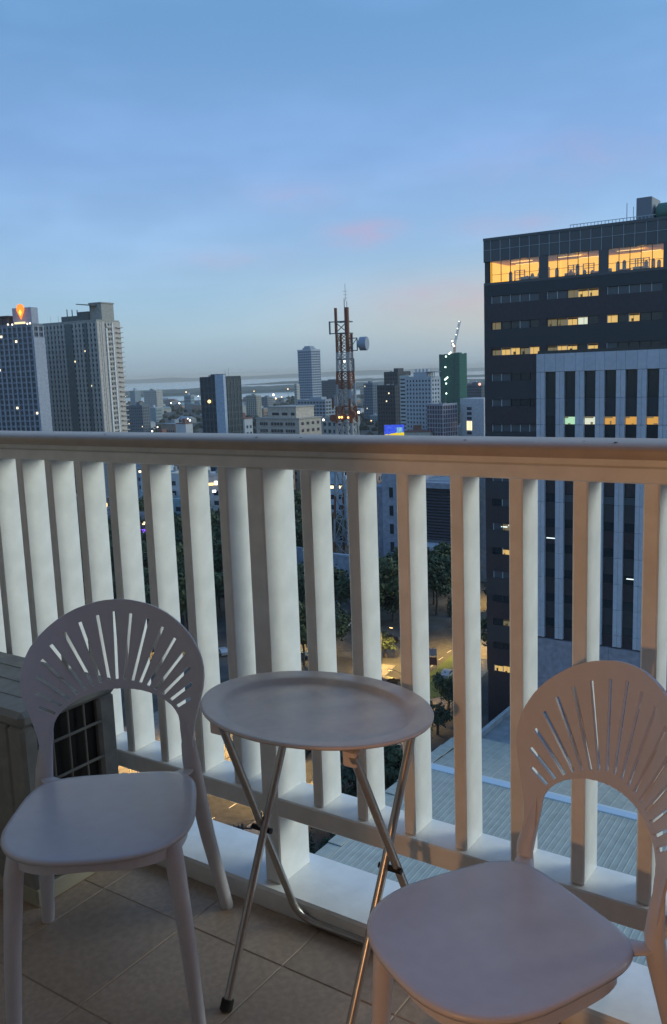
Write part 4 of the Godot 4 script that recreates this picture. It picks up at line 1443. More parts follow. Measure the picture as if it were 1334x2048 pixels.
func lattice(s: Shape, a: Vector3, b: Vector3, w: float, n: int, t: float, w2 := -1.0) -> void:  # a square trussed mast
	if w2 < 0:
		w2 = w
	var d := (b - a).normalized()
	var x := d.cross(Vector3.BACK).normalized()
	var z := x.cross(d).normalized()
	var corner := func(k: int, f: float) -> Vector3:
		var e := lerpf(w, w2, f) / 2
		return a.lerp(b, f) + x * (e if k in [0, 3] else -e) + z * (e if k < 2 else -e)
	for k in 4:
		s.bar(corner.call(k, 0.0), corner.call(k, 1.0), t)
		for i in n:
			var f0 := float(i) / n
			var f1 := float(i + 1) / n
			s.bar(corner.call(k, f0), corner.call((k + 1) % 4, f1), t * 0.6)
			s.bar(corner.call((k + 1) % 4, f0), corner.call(k, f1), t * 0.6)
			s.bar(corner.call(k, f1), corner.call((k + 1) % 4, f1), t * 0.6)


func antenna_mast() -> void:
	var o := thing("antenna_mast", "red and white lattice telecom mast with a round dish", "antenna mast", Vector3(-147.5, GROUND, -222.5), 12)
	var red := worn(paint("mast_red", 0.24, 0.07, 0.03, 0.6), noise_map("blotch", 0.02, 0.6, 1.0), 0.4)
	var white := worn(paint("mast_white", 0.34, 0.34, 0.35, 0.6), noise_map("blotch", 0.02, 0.7, 1.0), 0.4)
	var steel := paint("mast_steel", 0.1, 0.12, 0.13, 0.6, 0.3)
	# height in metres above ground -> half width
	var half := func(y: float) -> float: return lerpf(4.2, 1.75, clampf(y / 62.0, 0, 1))
	var bands := [0.0, 8.0, 15.0, 22.0, 30.0, 39.5, 44.0, 49.0, 54.0, 59.5, 65.0, 70.5, 78.0]
	for i in bands.size() - 1:
		var y0: float = bands[i]
		var y1: float = bands[i + 1]
		var m: Material = red if i % 2 == 0 else white
		if i == bands.size() - 2:
			m = red
		var p := func(k: int, y: float) -> Vector3:
			var h: float = half.call(y)
			return Vector3(h if k in [0, 3] else -h, y, h if k < 2 else -h)
		var top_only := i == bands.size() - 2
		for k in 4:
			if top_only and k > 1:
				continue
			var leg := Shape.new()
			var th := 0.38 if k != 0 else 0.6
			leg.tube([p.call(k, y0), p.call(k, minf(y1, 78.0))], th + 0.1 * float(top_only), 8)
			part("leg", leg, m, o)
		if top_only:
			continue
		var br := Shape.new()
		var n := maxi(1, int(round((y1 - y0) / (half.call(y0) * 1.7))))
		for k in 4:
			for e in n:
				var a := lerpf(y0, y1, float(e) / n)
				var b := lerpf(y0, y1, float(e + 1) / n)
				br.bar(p.call(k, a), p.call((k + 1) % 4, b), 0.2)
				br.bar(p.call((k + 1) % 4, a), p.call(k, b), 0.2)
				br.bar(p.call(k, b), p.call((k + 1) % 4, b), 0.2)
		part("bracing", br, m if i > 5 else white, o)
	for y in [70.6, 74.0]:
		var ring := Shape.new()
		var h := 2.0
		for k in 4:
			var c := [Vector3(h, y, h), Vector3(-h, y, h), Vector3(-h, y, -h), Vector3(h, y, -h)]
			ring.bar(c[k], c[(k + 1) % 4], 0.34)
		ring.bar(Vector3(-2, y, 2), Vector3(-3.7, y, 2), 0.3)
		part("platform", ring, steel, o)
	var cage := Shape.new()
	cage.bar(Vector3(-3.7, 70.4, 2), Vector3(-3.7, 74.2, 2), 0.4)
	cage.bar(Vector3(-2, 70.6, 2), Vector3(2, 74.0, 2), 0.22)
	cage.bar(Vector3(2, 70.6, 2), Vector3(-2, 74.0, 2), 0.22)
	part("antenna_panel", cage, steel, o)
	var whip := Shape.new()
	whip.tube([Vector3(0.4, 70, 0), Vector3(0.4, 80.5, 0)], 0.14, 6)
	whip.tube([Vector3(1.2, 72, 0), Vector3(1.2, 80, 0)], 0.1, 6)
	whip.tube([Vector3(0.8, 80, 0), Vector3(0.8, 85.0, 0)], 0.07, 6)
	for k in 3:
		whip.bar(Vector3(0.1, 80.8 + k, 0), Vector3(1.5, 80.8 + k, 0), 0.08)
	part("whip_aerial", whip, white, o)
	var dish := Shape.new()
	dish.sweep([Vector3(4.6, 67.3, 1.2), Vector3(5.2, 67.3, 1.2), Vector3(5.6, 67.3, 1.2), Vector3(7.6, 67.3, 1.2), Vector3(7.7, 67.3, 1.2)], [Vector2(0.7, 0.7), Vector2(1.3, 1.3), Vector2(2.0, 2.0), Vector2(2.0, 2.0), Vector2(1.9, 1.9)], Vector3.UP, 24)
	part("dish", dish, paint("dish_grey", 0.2, 0.23, 0.28, 0.5), o)
	var mount := Shape.new()
	for y in [65.4, 69.0]:
		mount.bar(Vector3(1.8, y, 1.6), Vector3(4.8, y, 1.6), 0.25)
	for x in [3.2, 4.7]:
		mount.bar(Vector3(x, 65.3, 1.6), Vector3(x, 69.1, 1.6), 0.25)
	mount.bar(Vector3(1.9, 65.4, 1.6), Vector3(4.7, 69, 1.6), 0.18)
	part("dish_mount", mount, steel, o)
	var plat := Shape.new()
	for y in [59.4, 63.0]:
		plat.bar(Vector3(1.6, y, 2.0), Vector3(3.6, y, 2.0), 0.28)
		plat.bar(Vector3(-1.8, y, 2.0), Vector3(1.8, y, 2.0), 0.28)
	plat.bar(Vector3(3.6, 59.3, 2), Vector3(3.6, 63.1, 2), 0.34)
	part("platform", plat, steel, o)
	# drums and sector panels round the middle
	for q in [[-3.6, 48.6, 1.6, "panel"], [-2.6, 49.5, 2.4, "panel"], [3.4, 50.0, 1.8, "panel"], [2.2, 48.4, 2.6, "panel"], [-3.2, 45.6, 1.9, "drum"], [3.0, 46.6, 2.2, "drum"], [0.2, 46.0, 2.6, "drum"], [-1.8, 52.6, 2.3, "panel"], [3.6, 53.0, 1.8, "panel"]]:
		var s := Shape.new()
		if q[3] == "panel":
			s.bevel(Vector3(q[0] - 0.32, q[1], q[2]), Vector3(q[0] + 0.32, q[1] + 3.0, q[2] + 0.4), 0.06)
		else:
			s.sweep([Vector3(q[0], q[1], q[2]), Vector3(q[0], q[1], q[2] + 1.2)], [Vector2(1.0, 1.0), Vector2(1.1, 1.1)], Vector3.RIGHT, 16)
		part("antenna_panel" if q[3] == "panel" else "drum_antenna", s, red if q[1] < 49 else white, o)
	var low := Shape.new()
	for k in 7:
		low.bar(Vector3(-5.0, 36.0, 3.4), Vector3(8.0, 36.0, 3.4), 0.16)
		low.bar(Vector3(-5.0 + 2.1 * k, 35.0, 3.4), Vector3(-5.0 + 2.1 * k, 37.2, 3.4), 0.14)
	low.bar(Vector3(-5.0, 37.2, 3.4), Vector3(8.0, 37.2, 3.4), 0.14)
	part("platform", low, white, o)
	for q in [[-6.0, 45.2, 0.34, "w"], [5.4, 47.3, 0.38, "w"], [-0.8, 45.9, 0.34, "a"], [0.0, 45.9, 0.34, "a"], [1.4, 62.3, 0.3, "w"], [2.0, 45.8, 0.3, "a"]]:
		var l := Shape.new()
		l.ball(Vector3(q[0], q[1], 4.0), Vector3.ONE * q[2], 5, 8)
		part("warning_lamp", l, shine("white_point", 1.0, 0.9, 0.7, 4.0) if q[3] == "w" else shine("amber_lamp", 1.0, 0.55, 0.15, 3.0), o)
		if absf(q[0]) > 4:
			var arm := Shape.new()
			arm.bar(Vector3(q[0], q[1], 3.9), Vector3(signf(q[0]) * 2.4, q[1] - 0.4, 2.2), 0.12)
			part("lamp_arm", arm, steel, o)


func near_city() -> void:
	# low hall with a ribbed metal roof under the balcony
	var o := thing("metal_roof_hall", "low hall with a pale blue ribbed metal roof right below the balcony", "hall", Vector3(0, GROUND, 0))
	var sheet := [worn(paint("roof_sheet_a", 0.4, 0.395, 0.335, 0.85), noise_map("blotch", 0.02, 0.88, 1.0), 0.06), worn(paint("roof_sheet_b", 0.415, 0.405, 0.345, 0.85), noise_map("blotch", 0.02, 0.88, 1.0), 0.06), worn(paint("roof_sheet_c", 0.385, 0.385, 0.325, 0.85), noise_map("blotch", 0.02, 0.88, 1.0), 0.06)]
	var rz := -88.2
	var ry := 11.4
	var walls := Shape.new()
	walls.box(Vector3(-50, 0, -99.6), Vector3(8, 9.4, -60))
	part("wall", walls, wall_of("hall_wall", 0.25, 0.26, 0.26), o)
	for side in 2:
		var z1 := -59.6 if side == 0 else -100.2
		var y1 := 9.9 if side == 0 else 10.7
		var run := Vector3(0, y1 - ry, z1 - rz)
		var along := run.normalized()
		var across := Vector3.RIGHT if side == 0 else Vector3.LEFT
		var up := along.cross(across).normalized()
		var b := Basis(across, up, along)
		for k in 44:
			var x0 := -48.0 + 1.28 * k
			var s := Shape.new()
			var hw := 0.6395
			s.box(Vector3(-hw, -0.05, 0), Vector3(hw, 0, run.length()))
			for e in ([-0.635, 0.0] if side == 0 else [-0.635]):
				s.prism([Vector2(e, -0.01), Vector2(e + 0.16, -0.01), Vector2(e + 0.12, 0.028), Vector2(e + 0.04, 0.028)], 0.02, run.length() + 0.02)
			var p := part("roof_sheet", s, sheet[rng.randi() % 3], o)
			p.transform = Transform3D(b, Vector3(x0, ry + rng.randf() * 0.01, rz))
	var cap := Shape.new()
	cap.prism([Vector2(0.7, -0.02), Vector2(0, 0.16), Vector2(-0.7, -0.02), Vector2(-0.7, 0.08), Vector2(0, 0.25), Vector2(0.7, 0.08)], -8, 50.3, Transform3D(Basis(Vector3(0, 0, 1), Vector3.UP, Vector3(-1, 0, 0)), Vector3(0, ry, rz)))
	part("ridge_cap", cap, paint("roof_trim", 0.5, 0.56, 0.6, 0.5), o)
	for k in 14:
		var fl := Shape.new()
		var za := -60.0 - 2.88 * k
		fl.bevel(Vector3(-50.3, 0, za - 2.86), Vector3(-48.66, 0.12, za), 0.02)
		var p := part("edge_flashing", fl, sheet[k % 3], o)
		p.position.y = (lerpf(9.95, ry + 0.02, (-60 - za) / 28.2) if za > rz else lerpf(ry, 10.8, (rz - za) / 12.0))
		p.rotation_degrees.x = 0.0
	# parapet block between the hall and the dark tower
	o = thing("terrace_block", "grey terrace block between the metal roof and the dark tower", "building", Vector3(-57, GROUND, -121.4))
	var tb := Shape.new()
	tb.box(Vector3(6.0, 0, 0.7), Vector3(60, 7.2, 20.0))
	part("wall", tb, wall_of("terrace_grey", 0.3, 0.31, 0.31), o)
	var pb := Shape.new()
	pb.bevel(Vector3(5.8, 7.2, 17.5), Vector3(60, 8.2, 20.2), 0.05)
	pb.bevel(Vector3(5.8, 7.2, 0.75), Vector3(6.4, 8.1, 17.4), 0.05)
	part("parapet", pb, wall_of("terrace_light", 0.4, 0.41, 0.41), o)
	# mid-distance building with louvres
	o = thing("louvred_building", "grey mid-rise with a dark louvred front left of the dark tower's foot", "office building", Vector3(-136, GROUND, -218))
	var wall := wall_of("louvre_wall", 0.3, 0.32, 0.38)
	var b := Shape.new()
	b.box(Vector3(3, 0, -26), Vector3(16.4, 29.5, 0))
	b.box(Vector3(16.4, 26.0, -26), Vector3(33, 27.6, 0.6))
	b.box(Vector3(16.4, 0, -26), Vector3(33, 26.0, -1.2))
	part("wall", b, wall, o)
	var left := Shape.new()
	left.box(Vector3(-4, 0, -22), Vector3(3, 25, -3))
	part("wing", left, wall_of("louvre_wing", 0.24, 0.25, 0.3), o)
	var back := Shape.new()
	back.box(Vector3(16.6, 11.0, -1.18), Vector3(32.8, 25.9, -0.9))
	part("louvre_void", back, paint("louvre_dark", 0.008, 0.01, 0.014, 0.5), o)
	for k in 17:
		var sl := Shape.new()
		sl.box(Vector3(16.5, -0.13, -0.35), Vector3(32.9, 0.13, 0.35))
		var p := part("slat", sl, paint("louvre_slat", 0.06, 0.06, 0.075, 0.5), o)
		p.position = Vector3(0, 11.5 + 0.87 * k, -0.35)
		p.rotation_degrees.x = 30
	for k in 4:
		var w := Shape.new()
		w.box(Vector3(5.4, 22.6 - 5.4 * k, -0.1), Vector3(6.7, 25.6 - 5.4 * k, 0.05))
		var wo := part("window", w, glass_of("mid_glass", 0.015, 0.02, 0.03), o)
		var sl := Shape.new()
		sl.box(Vector3(5.2, 22.4 - 5.4 * k, 0), Vector3(6.9, 22.6 - 5.4 * k, 0.25))
		part("sill", sl, wall, wo)
	var rf := Shape.new()
	for k in 6:
		rf.bevel(Vector3(17.5 + 2.4 * k, 27.6, -8 - k), Vector3(19.2 + 2.4 * k, 28.8 + (k % 3) * 0.5, -5 - k), 0.06)
	rf.box(Vector3(4, 29.5, -12), Vector3(8, 32, -3))
	part("roof_unit", rf, paint("roof_unit", 0.3, 0.32, 0.34, 0.6), o)
	for k in 5:
		var pipe := Shape.new()
		pipe.tube([Vector3(17, 28.0 + 0.1 * k, -2 - 1.2 * k), Vector3(32, 28.2 + 0.2 * k, -1.6 - 1.2 * k)], 0.14, 6, Vector3.UP)
		part("roof_pipe", pipe, paint("roof_pipe", 0.4, 0.42, 0.44, 0.5), o)
	var ribs := Shape.new()
	ribs.box(Vector3(33.2, 0, -14), Vector3(38, 30, -2))
	part("wing", ribs, wall_of("rib_wall", 0.3, 0.31, 0.33), o)
	for k in 10:
		var rb := Shape.new()
		rb.box(Vector3(33.3 + 0.48 * k, 9, -2), Vector3(33.5 + 0.48 * k, 30, -1.8))
		part("rib", rb, wall_of("rib_wall", 0.3, 0.31, 0.33), o)
	var fr := Shape.new()
	fr.box(Vector3(15.5, 9.2, 0.7), Vector3(31, 10.4, 6.5))
	fr.box(Vector3(15.5, 0, 5.4), Vector3(17.6, 9.2, 6.5))
	part("entrance_canopy", fr, wall_of("canopy_white", 0.5, 0.51, 0.54), o)
	var inn := Shape.new()
	inn.box(Vector3(17.7, 0, 0.65), Vector3(31, 9.1, 3.0))
	part("entrance", inn, paint("louvre_dark", 0.008, 0.01, 0.014), o)
	o = thing("boundary_wall", "pale blue-grey boundary wall above the trees below the louvred building", "wall", Vector3(-146, GROUND, -196))
	var bw := Shape.new()
	bw.box(Vector3(0, 0, 0), Vector3(28, 9.2, 0.6))
	bw.box(Vector3(-0.2, 9.2, -0.2), Vector3(28.2, 9.8, 0.8))
	part("wall_face", bw, wall_of("bluish_wall", 0.36, 0.4, 0.46), o)
	o = thing("boundary_wall", "sloping pale wall at the foot of the antenna mast", "wall", Vector3(-151, GROUND, -206))
	var bw2 := Shape.new()
	bw2.prism([Vector2(-14, 0), Vector2(16, 0), Vector2(16, 6.4), Vector2(2, 7.6), Vector2(-14, 8.8)], 0, 0.6)
	part("wall_face", bw2, wall_of("bluish_wall", 0.36, 0.4, 0.46), o)
	# flat-roofed buildings seen between the bars on the left
	var specs := [
		[-288.0, -276.0, 22.0, 16.0, 21.4, "shop_grey", 0.3, 0.32, 0.36, "grey flat-roofed block with a pale parapet above the left chair's back"],
		[-241.0, -245.3, 16.0, 9.0, 23.0, "shop_blue", 0.4, 0.46, 0.5, "pale blue ribbed block seen in the third gap left of the post"],
		[-212.0, -236.0, 20.0, 12.0, 24.0, "shop_white", 0.45, 0.45, 0.45, "white flat-roofed building with bright shop lights left of the post"],
		[-218.0, -222.5, 24.0, 9.0, 16.2, "shop_teal", 0.24, 0.34, 0.38, "low teal-blue roofed block in front of the pale blue ribbed block"],
		[-247.5, -217.0, 22.0, 10.0, 15.9, "shop_brown", 0.2, 0.17, 0.16, "brown flat-roofed block above the left chair's top"],
		[-208.5, -201.5, 26.0, 7.0, 15.3, "shop_lilac", 0.34, 0.32, 0.38, "lilac-grey low hall with violet lights on its front"],
		[-323.0, -297.0, 26.0, 18.0, 24.2, "shop_cream", 0.4, 0.38, 0.33, "cream mid-rise below the beige tower"],
		[-230.0, -275.0, 18.0, 12.0, 24.2, "shop_slate", 0.14, 0.17, 0.2, "slate block left of the cream low-rise"],
		[-166.0, -248.5, 10.0, 8.0, 23.2, "shop_sky", 0.36, 0.46, 0.56, "pale blue roofed building behind the mast's feet"],
		[-183.0, -291.0, 18.0, 12.0, 22.5, "shop_rust", 0.24, 0.14, 0.11, "rust brown building behind the mast's feet"]]
	for q in specs:
		var h := thing("flat_roofed_building", q[9], "building", Vector3(q[0], GROUND, q[1]), 18)
		block(h, q[2], q[3], q[4], 3.6, 3.6, {"wall": wall_of(q[5], q[6], q[7], q[8]), "glass": glass_of("far_glass", 0.02, 0.035, 0.055), "band": 0.55, "pier": 0.4, "proud": 0.2, "rooms": 2, "lit": 4})
	# shop lights on two of them
	for q in [[-212.9, -231.6, 21.4, "warm_sign", 1.0, 0.62, 0.25, 2.0, 2.6, 1.0, "row of warm shop lights on the white flat-roofed building"], [-210.9, -232.6, 21.9, "white_sign", 1.0, 0.95, 0.85, 3.5, 1.2, 1.2, "bright white sign beside the warm shop lights"], [-209.4, -229.8, 19.3, "white_sign", 1.0, 0.95, 0.85, 3.5, 1.3, 0.8, "white sign below the warm shop lights"], [-211.4, -196.6, 10.4, "purple_sign", 0.3, 0.1, 1.0, 1.4, 1.8, 1.3, "violet lit sign on the lilac hall, left one"], [-204.0, -203.0, 12.6, "purple_sign", 0.3, 0.1, 1.0, 1.4, 1.3, 1.0, "violet lit sign on the lilac hall, right one"], [-210.0, -195.2, 7.3, "warm_sign", 1.0, 0.62, 0.25, 2.0, 2.4, 0.9, "yellow lit shopfront under the lilac hall"], [-245.0, -211.4, 15.0, "warm_sign", 1.0, 0.62, 0.25, 2.0, 1.0, 1.5, "yellow lit window sign on the brown block"], [-226.2, -195.0, 7.9, "white_sign", 1.0, 0.95, 0.85, 3.5, 1.0, 0.8, "small white sign low in front of the brown block"], [-203.0, -204.5, 7.7, "white_sign", 1.0, 0.95, 0.85, 3.5, 0.9, 0.9, "small white sign right of the lilac hall"]]:
		var s := Shape.new()
		s.bevel(Vector3(-q[8] / 2, -q[9] / 2, 0), Vector3(q[8] / 2, q[9] / 2, 0.4), 0.1)
		var so := part("lit_sign", s, shine(q[3], q[4], q[5], q[6], q[7]))
		so.position = Vector3(q[0], GROUND + q[2], q[1])
		so.rotation_degrees.y = 40
		tag(so, q[10], "sign")


func far_city() -> void:
	var navy := glass_of("far_glass", 0.02, 0.035, 0.055)
	# low houses and blocks in the haze: a few kinds, placed many times
	var tones := [[0.36, 0.36, 0.34, "pale grey"], [0.42, 0.39, 0.33, "cream"], [0.24, 0.26, 0.27, "mid grey"], [0.22, 0.28, 0.3, "blue-grey"], [0.3, 0.22, 0.18, "tan"], [0.5, 0.5, 0.5, "white"]]
	var protos := []
	for k in 12:
		var tone: Array = tones[k % 6]
		var flat := k < 6
		var w := [12.0, 18.0, 26.0, 14.0, 20.0, 10.0][k % 6] as float
		var d := w * 0.7
		var h := ([8.0, 11.0, 7.0, 14.0, 9.5, 12.0] if flat else [5.5, 6.5, 6.0, 7.5, 5.0, 6.0])[k % 6] as float
		var o := thing("low_block" if flat else "house", "small %s %s in the hazy low city beyond the railing" % [tone[3], "flat-roofed block" if flat else "pitched-roof house"], "building" if flat else "house", Vector3.ZERO, 0, "low buildings of the distant city")
		var wall := Shape.new()
		wall.box(Vector3(-w / 2, 0, -d / 2), Vector3(w / 2, h, d / 2))
		part("wall", wall, wall_of("low_wall_%d" % (k % 6), tone[0], tone[1], tone[2]), o)
		var win := Shape.new()
		for f in int(h / 3.2):
			for c in int(w / 3.0):
				var x := -w / 2 + 1.0 + 3.0 * c
				win.box(Vector3(x, 1.0 + 3.2 * f, d / 2 - 0.1), Vector3(x + 1.5, 2.4 + 3.2 * f, d / 2 + 0.06))
			for c in int(d / 3.0):
				var z := -d / 2 + 1.0 + 3.0 * c
				win.box(Vector3(w / 2 - 0.1, 1.0 + 3.2 * f, z), Vector3(w / 2 + 0.06, 2.4 + 3.2 * f, z + 1.5))
		part("windows", win, navy, o, "stuff")
		var roof := Shape.new()
		if flat:
			roof.box(Vector3(-w / 2 - 0.3, h, -d / 2 - 0.3), Vector3(w / 2 + 0.3, h + 0.5, d / 2 + 0.3))
			roof.box(Vector3(-w * 0.3, h + 0.5, -d * 0.3), Vector3(-w * 0.05, h + 2.8, 0))
		else:
			roof.prism([Vector2(-d / 2 - 0.6, h), Vector2(d / 2 + 0.6, h), Vector2(0, h + d * 0.24)], -w / 2 - 0.5, w / 2 + 0.5, Transform3D(Basis(Vector3(0, 0, 1), Vector3.UP, Vector3(-1, 0, 0)), Vector3.ZERO))
		part("roof", roof, [wall_of("roof_grey", 0.3, 0.32, 0.34), wall_of("roof_red", 0.2, 0.09, 0.07), wall_of("roof_teal", 0.2, 0.28, 0.3), wall_of("roof_silver", 0.4, 0.43, 0.46)][k % 4], o)
		protos.append(o)
	var f := Vector2(-0.565, -0.825)
	var r := Vector2(0.825, -0.565)
	var placed := 0
	var first := [true, true, true, true, true, true, true, true, true, true, true, true]
	while placed < 285:
		var depth := 420.0 * pow(2200.0 / 420.0, pow(rng.randf(), 0.85))
		var across := depth * rng.randf_range(-0.43, 0.3)
		var p := f * depth + r * across
		var k := rng.randi() % 12
		var turn := float(rng.randi() % 4) * 90.0 + rng.randf_range(-14, 14)
		var size := Vector3.ONE * rng.randf_range(0.8, 1.3)
		size.y *= rng.randf_range(0.85, 1.7) if k < 6 else 1.0
		if depth > 1300:
			size *= 1.25
		if p.x > -120 or (absf(across + 0.02 * depth) < 16 and depth < 500):
			continue
		if first[k]:
			first[k] = false
			protos[k].position = Vector3(p.x, GROUND, p.y)
			protos[k].rotation_degrees.y = turn
		else:
			dup(protos[k], Vector3(p.x, GROUND, p.y), turn, "", size)
		placed += 1
	for k in 12:
		if first[k]:
			protos[k].position = Vector3(-700.0 - 40.0 * k, GROUND, -760.0)
	# points of light among them
	var lamp := thing("street_lamp", "far street lamp shining white among the hazy low city", "street lamp", Vector3.ZERO, 0, "street lamps of the distant city")
	var pole := Shape.new()
	pole.box(Vector3(-0.15, 0, -0.15), Vector3(0.15, 10, 0.15))
	part("pole", pole, paint("lamp_pole", 0.06, 0.06, 0.06, 0.6), lamp)
	var head := Shape.new()
	head.ball(Vector3(0, 10.4, 0), Vector3.ONE * 0.7, 4, 8)
	part("lamp_head", head, shine("cool_point", 1.0, 0.96, 0.85, 4.5), lamp)
	var amber := thing("street_lamp", "far street lamp shining amber among the hazy low city", "street lamp", Vector3.ZERO, 0, "street lamps of the distant city")
	part("pole", pole, paint("lamp_pole", 0.06, 0.06, 0.06), amber)
	part("lamp_head", head, shine("warm_point", 1.0, 0.62, 0.28, 4.0), amber)
	for k in 120:
		var depth := 330.0 * pow(2250.0 / 330.0, rng.randf())
		var across := depth * rng.randf_range(-0.42, 0.27)
		var p := f * depth + r * across
		var proto: Node3D = lamp if k % 5 < 3 else amber
		var at := Vector3(p.x, GROUND + rng.randf_range(-1.0, 4.0), p.y)
		if k == 0 or k == 3:
			proto.position = at
		else:
			dup(proto, at, 0, "", Vector3.ONE * clampf(depth / 900.0, 0.7, 1.9) * rng.randf_range(0.7, 1.2))
	for q in [[[-1010.0, -1290.0], 2.6, 22.0, "bright white floodlight by the shore left of the slim high-rise"], [[-395.0, -585.0], 1.9, 16.0, "yellow-green floodlight on a roof left of the antenna mast"], [[-930.0, -880.0], 2.2, 15.0, "white floodlight by the channel between the towers and the dark office block"]]:
		var o := thing("floodlight", q[3], "floodlight", Vector3(q[0][0], GROUND, q[0][1]), 35)
		part("pole", pole, paint("lamp_pole", 0.06, 0.06, 0.06), o).scale.y = q[2] / 10.0
		var hd := Shape.new()
		hd.ball(Vector3(0, q[2] + 0.5, 0), Vector3(q[1], q[1] * 1.25, q[1]) * 0.62, 5, 10)
		part("lamp_head", hd, shine("flood_green", 0.85, 1.0, 0.35, 4.0) if "green" in q[3] else shine("flood_white", 1.0, 1.0, 0.8, 5.0), o)


func trees() -> void:
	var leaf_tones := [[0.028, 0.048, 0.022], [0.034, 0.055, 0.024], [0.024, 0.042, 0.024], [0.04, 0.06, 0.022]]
	var bark := paint("bark", 0.06, 0.045, 0.035, 0.9)
	var kinds := []
	for k in 5:
		var o := thing("tree", "dark leafy tree in the mass of trees beyond the railing", "tree", Vector3.ZERO, 0, "trees in the dark grove below")
		var tall := [11.0, 13.0, 9.0, 15.0, 7.0][k] as float
		var trunk := Shape.new()
		trunk.sweep([Vector3(0, -0.3, 0), Vector3(0.15, tall * 0.25, 0.1), Vector3(0.1, tall * 0.55, -0.1)], [Vector2(0.32, 0.32), Vector2(0.24, 0.24), Vector2(0.12, 0.12)], Vector3.RIGHT, 7)
		for e in 5:
			var a := TAU * e / 5.0 + k
			trunk.bar(Vector3(0.12, tall * (0.3 + 0.05 * e), 0), Vector3(cos(a) * tall * 0.22, tall * (0.5 + 0.06 * e), sin(a) * tall * 0.22), 0.14)
		part("trunk", trunk, bark, o)
		var crown := Shape.new()
		var lobes := []
		for e in 15:
			var a := rng.randf() * TAU
			var q := pow(rng.randf(), 0.6) * tall * 0.36
			lobes.append([Vector3(cos(a) * q, tall * rng.randf_range(0.42, 0.9), sin(a) * q), tall * rng.randf_range(0.1, 0.19)])
		for e in (2800 if k < 4 else 1700):
			var l: Array = lobes[rng.randi() % lobes.size()]
			var d := Vector3(rng.randfn(), rng.randfn() * 0.8 + 0.25, rng.randfn()).normalized()
			var c: Vector3 = l[0] + d * l[1] * pow(rng.randf(), 0.35) * (1.0 if rng.randf() < 0.85 else 1.45)
			var n := (d + Vector3(rng.randfn(), rng.randfn(), rng.randfn()) * 0.5).normalized()
			var u := n.cross(Vector3(rng.randfn(), rng.randfn(), rng.randfn())).normalized()
			var w := n.cross(u)
			var s := rng.randf_range(0.26, 0.52) * tall / 11.0
			crown.tri(c - u * s, c + w * s * 0.6, c + u * s)
			crown.tri(c - u * s, c + u * s, c - w * s * 0.6)
		var tone: Array = leaf_tones[k % 4]
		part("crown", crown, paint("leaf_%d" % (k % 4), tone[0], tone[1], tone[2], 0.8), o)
		kinds.append(o)
	var used := [false, false, false, false, false]
	var spots := []
	# grove left of the road and beyond the side street
	for e in 1100:
		var x := rng.randf_range(-265, -92)
		var z := rng.randf_range(-262, -60)
		var clear := true
		var street := Geometry2D.get_closest_point_to_segment(Vector2(x, z), Vector2(-84, -168), Vector2(-126, -139)).distance_to(Vector2(x, z))
		street = minf(street, Geometry2D.get_closest_point_to_segment(Vector2(x, z), Vector2(-126, -139), Vector2(-300, -60)).distance_to(Vector2(x, z)))
		var road := Geometry2D.get_closest_point_to_segment(Vector2(x, z), Vector2(-83, -165), Vector2(-125, -300)).distance_to(Vector2(x, z))
		if street < 10 or road < 8 or (x > -120 and z > -122) or (x > -165 and z < -203 and not (x > -118 and z > -206)) or (x > -150 and x < -117 and z < -174) or Vector2(x, z).distance_to(Vector2(-147, -222)) < 12:
			continue
		if x < -150 and z > -110 or (x < -232 and z < -175):
			continue
		if x > -136 and z > -136:
			continue
		for s in spots:
			if Vector2(s[0], s[1]).distance_to(Vector2(x, z)) < 5.4:
				clear = false
				break
		if clear:
			spots.append([x, z, rng.randi() % 4, rng.randf_range(0.8, 1.25)])
	for s in spots:
		set_tree(kinds, used, s[2], Vector3(s[0], GROUND, s[1]), s[3], "")
	# trees one can pick out
	var named := [[-64.6, -120.4, 4, 0.85, "small round tree on the lit verge beside the road"], [-67.3, -129.7, 4, 0.95, "dark tree against the left edge of the dark tower"], [-72.0, -162.0, 1, 0.7, "tree on the pavement below the dark tower's corner"], [-76.0, -178.0, 2, 0.95, "tree where the road turns behind the dark tower"], [-57.5, -93.5, 0, 1.05, "leafy tree rising beside the metal roof under the tray"], [-60.0, -90.5, 2, 1.1, "tree crown in front of the lit road under the tray"], [-60.5, -84.0, 4, 1.1, "dark tree against the edge of the metal roof"], [-64.0, -112.0, 4, 0.9, "low tree near the corner of the metal roof"], [-92.0, -150.0, 4, 0.8, "small tree at the street corner"], [-88.5, -178.0, 2, 0.8, "tree by the road beyond the street corner"], [-57.0, -76.0, 4, 0.9, "shrubby tree in the gap under the bottom rail"], [-86.0, -196.0, 0, 0.9, "tall tree over the far bend of the road"]]
	for k in 5:
		if not used[k]:
			kinds[k].position = Vector3(-128.0 - 9.0 * k, GROUND, -178.0)
			used[k] = true
	for q in named:
		set_tree(kinds, used, q[2], Vector3(q[0], GROUND, q[1]), q[3], q[4])
	# far tree cover: reads as one mass
	var mass := Shape.new()
	var f := Vector3(-0.565, 0, -0.825)
	var r := Vector3(0.825, 0, -0.565)
	for e in 1900:
		var depth := 420.0 * pow(2280.0 / 420.0, pow(rng.randf(), 0.8))
		var across := depth * rng.randf_range(-0.45, 0.3)
		var c := f * depth + r * across + Vector3.UP * GROUND
		var wide := rng.randf_range(4, 9) * (1.0 + depth / 2500.0)
		var tallness := rng.randf_range(4, 8.5)
		var prof := []
		var n := 6
		var ring := []
		for k in n:
			var a := TAU * k / n + rng.randf()
			ring.append(c + Vector3(cos(a) * wide * rng.randf_range(0.35, 0.6), tallness * rng.randf_range(0.3, 0.75), sin(a) * wide * rng.randf_range(0.35, 0.6)))
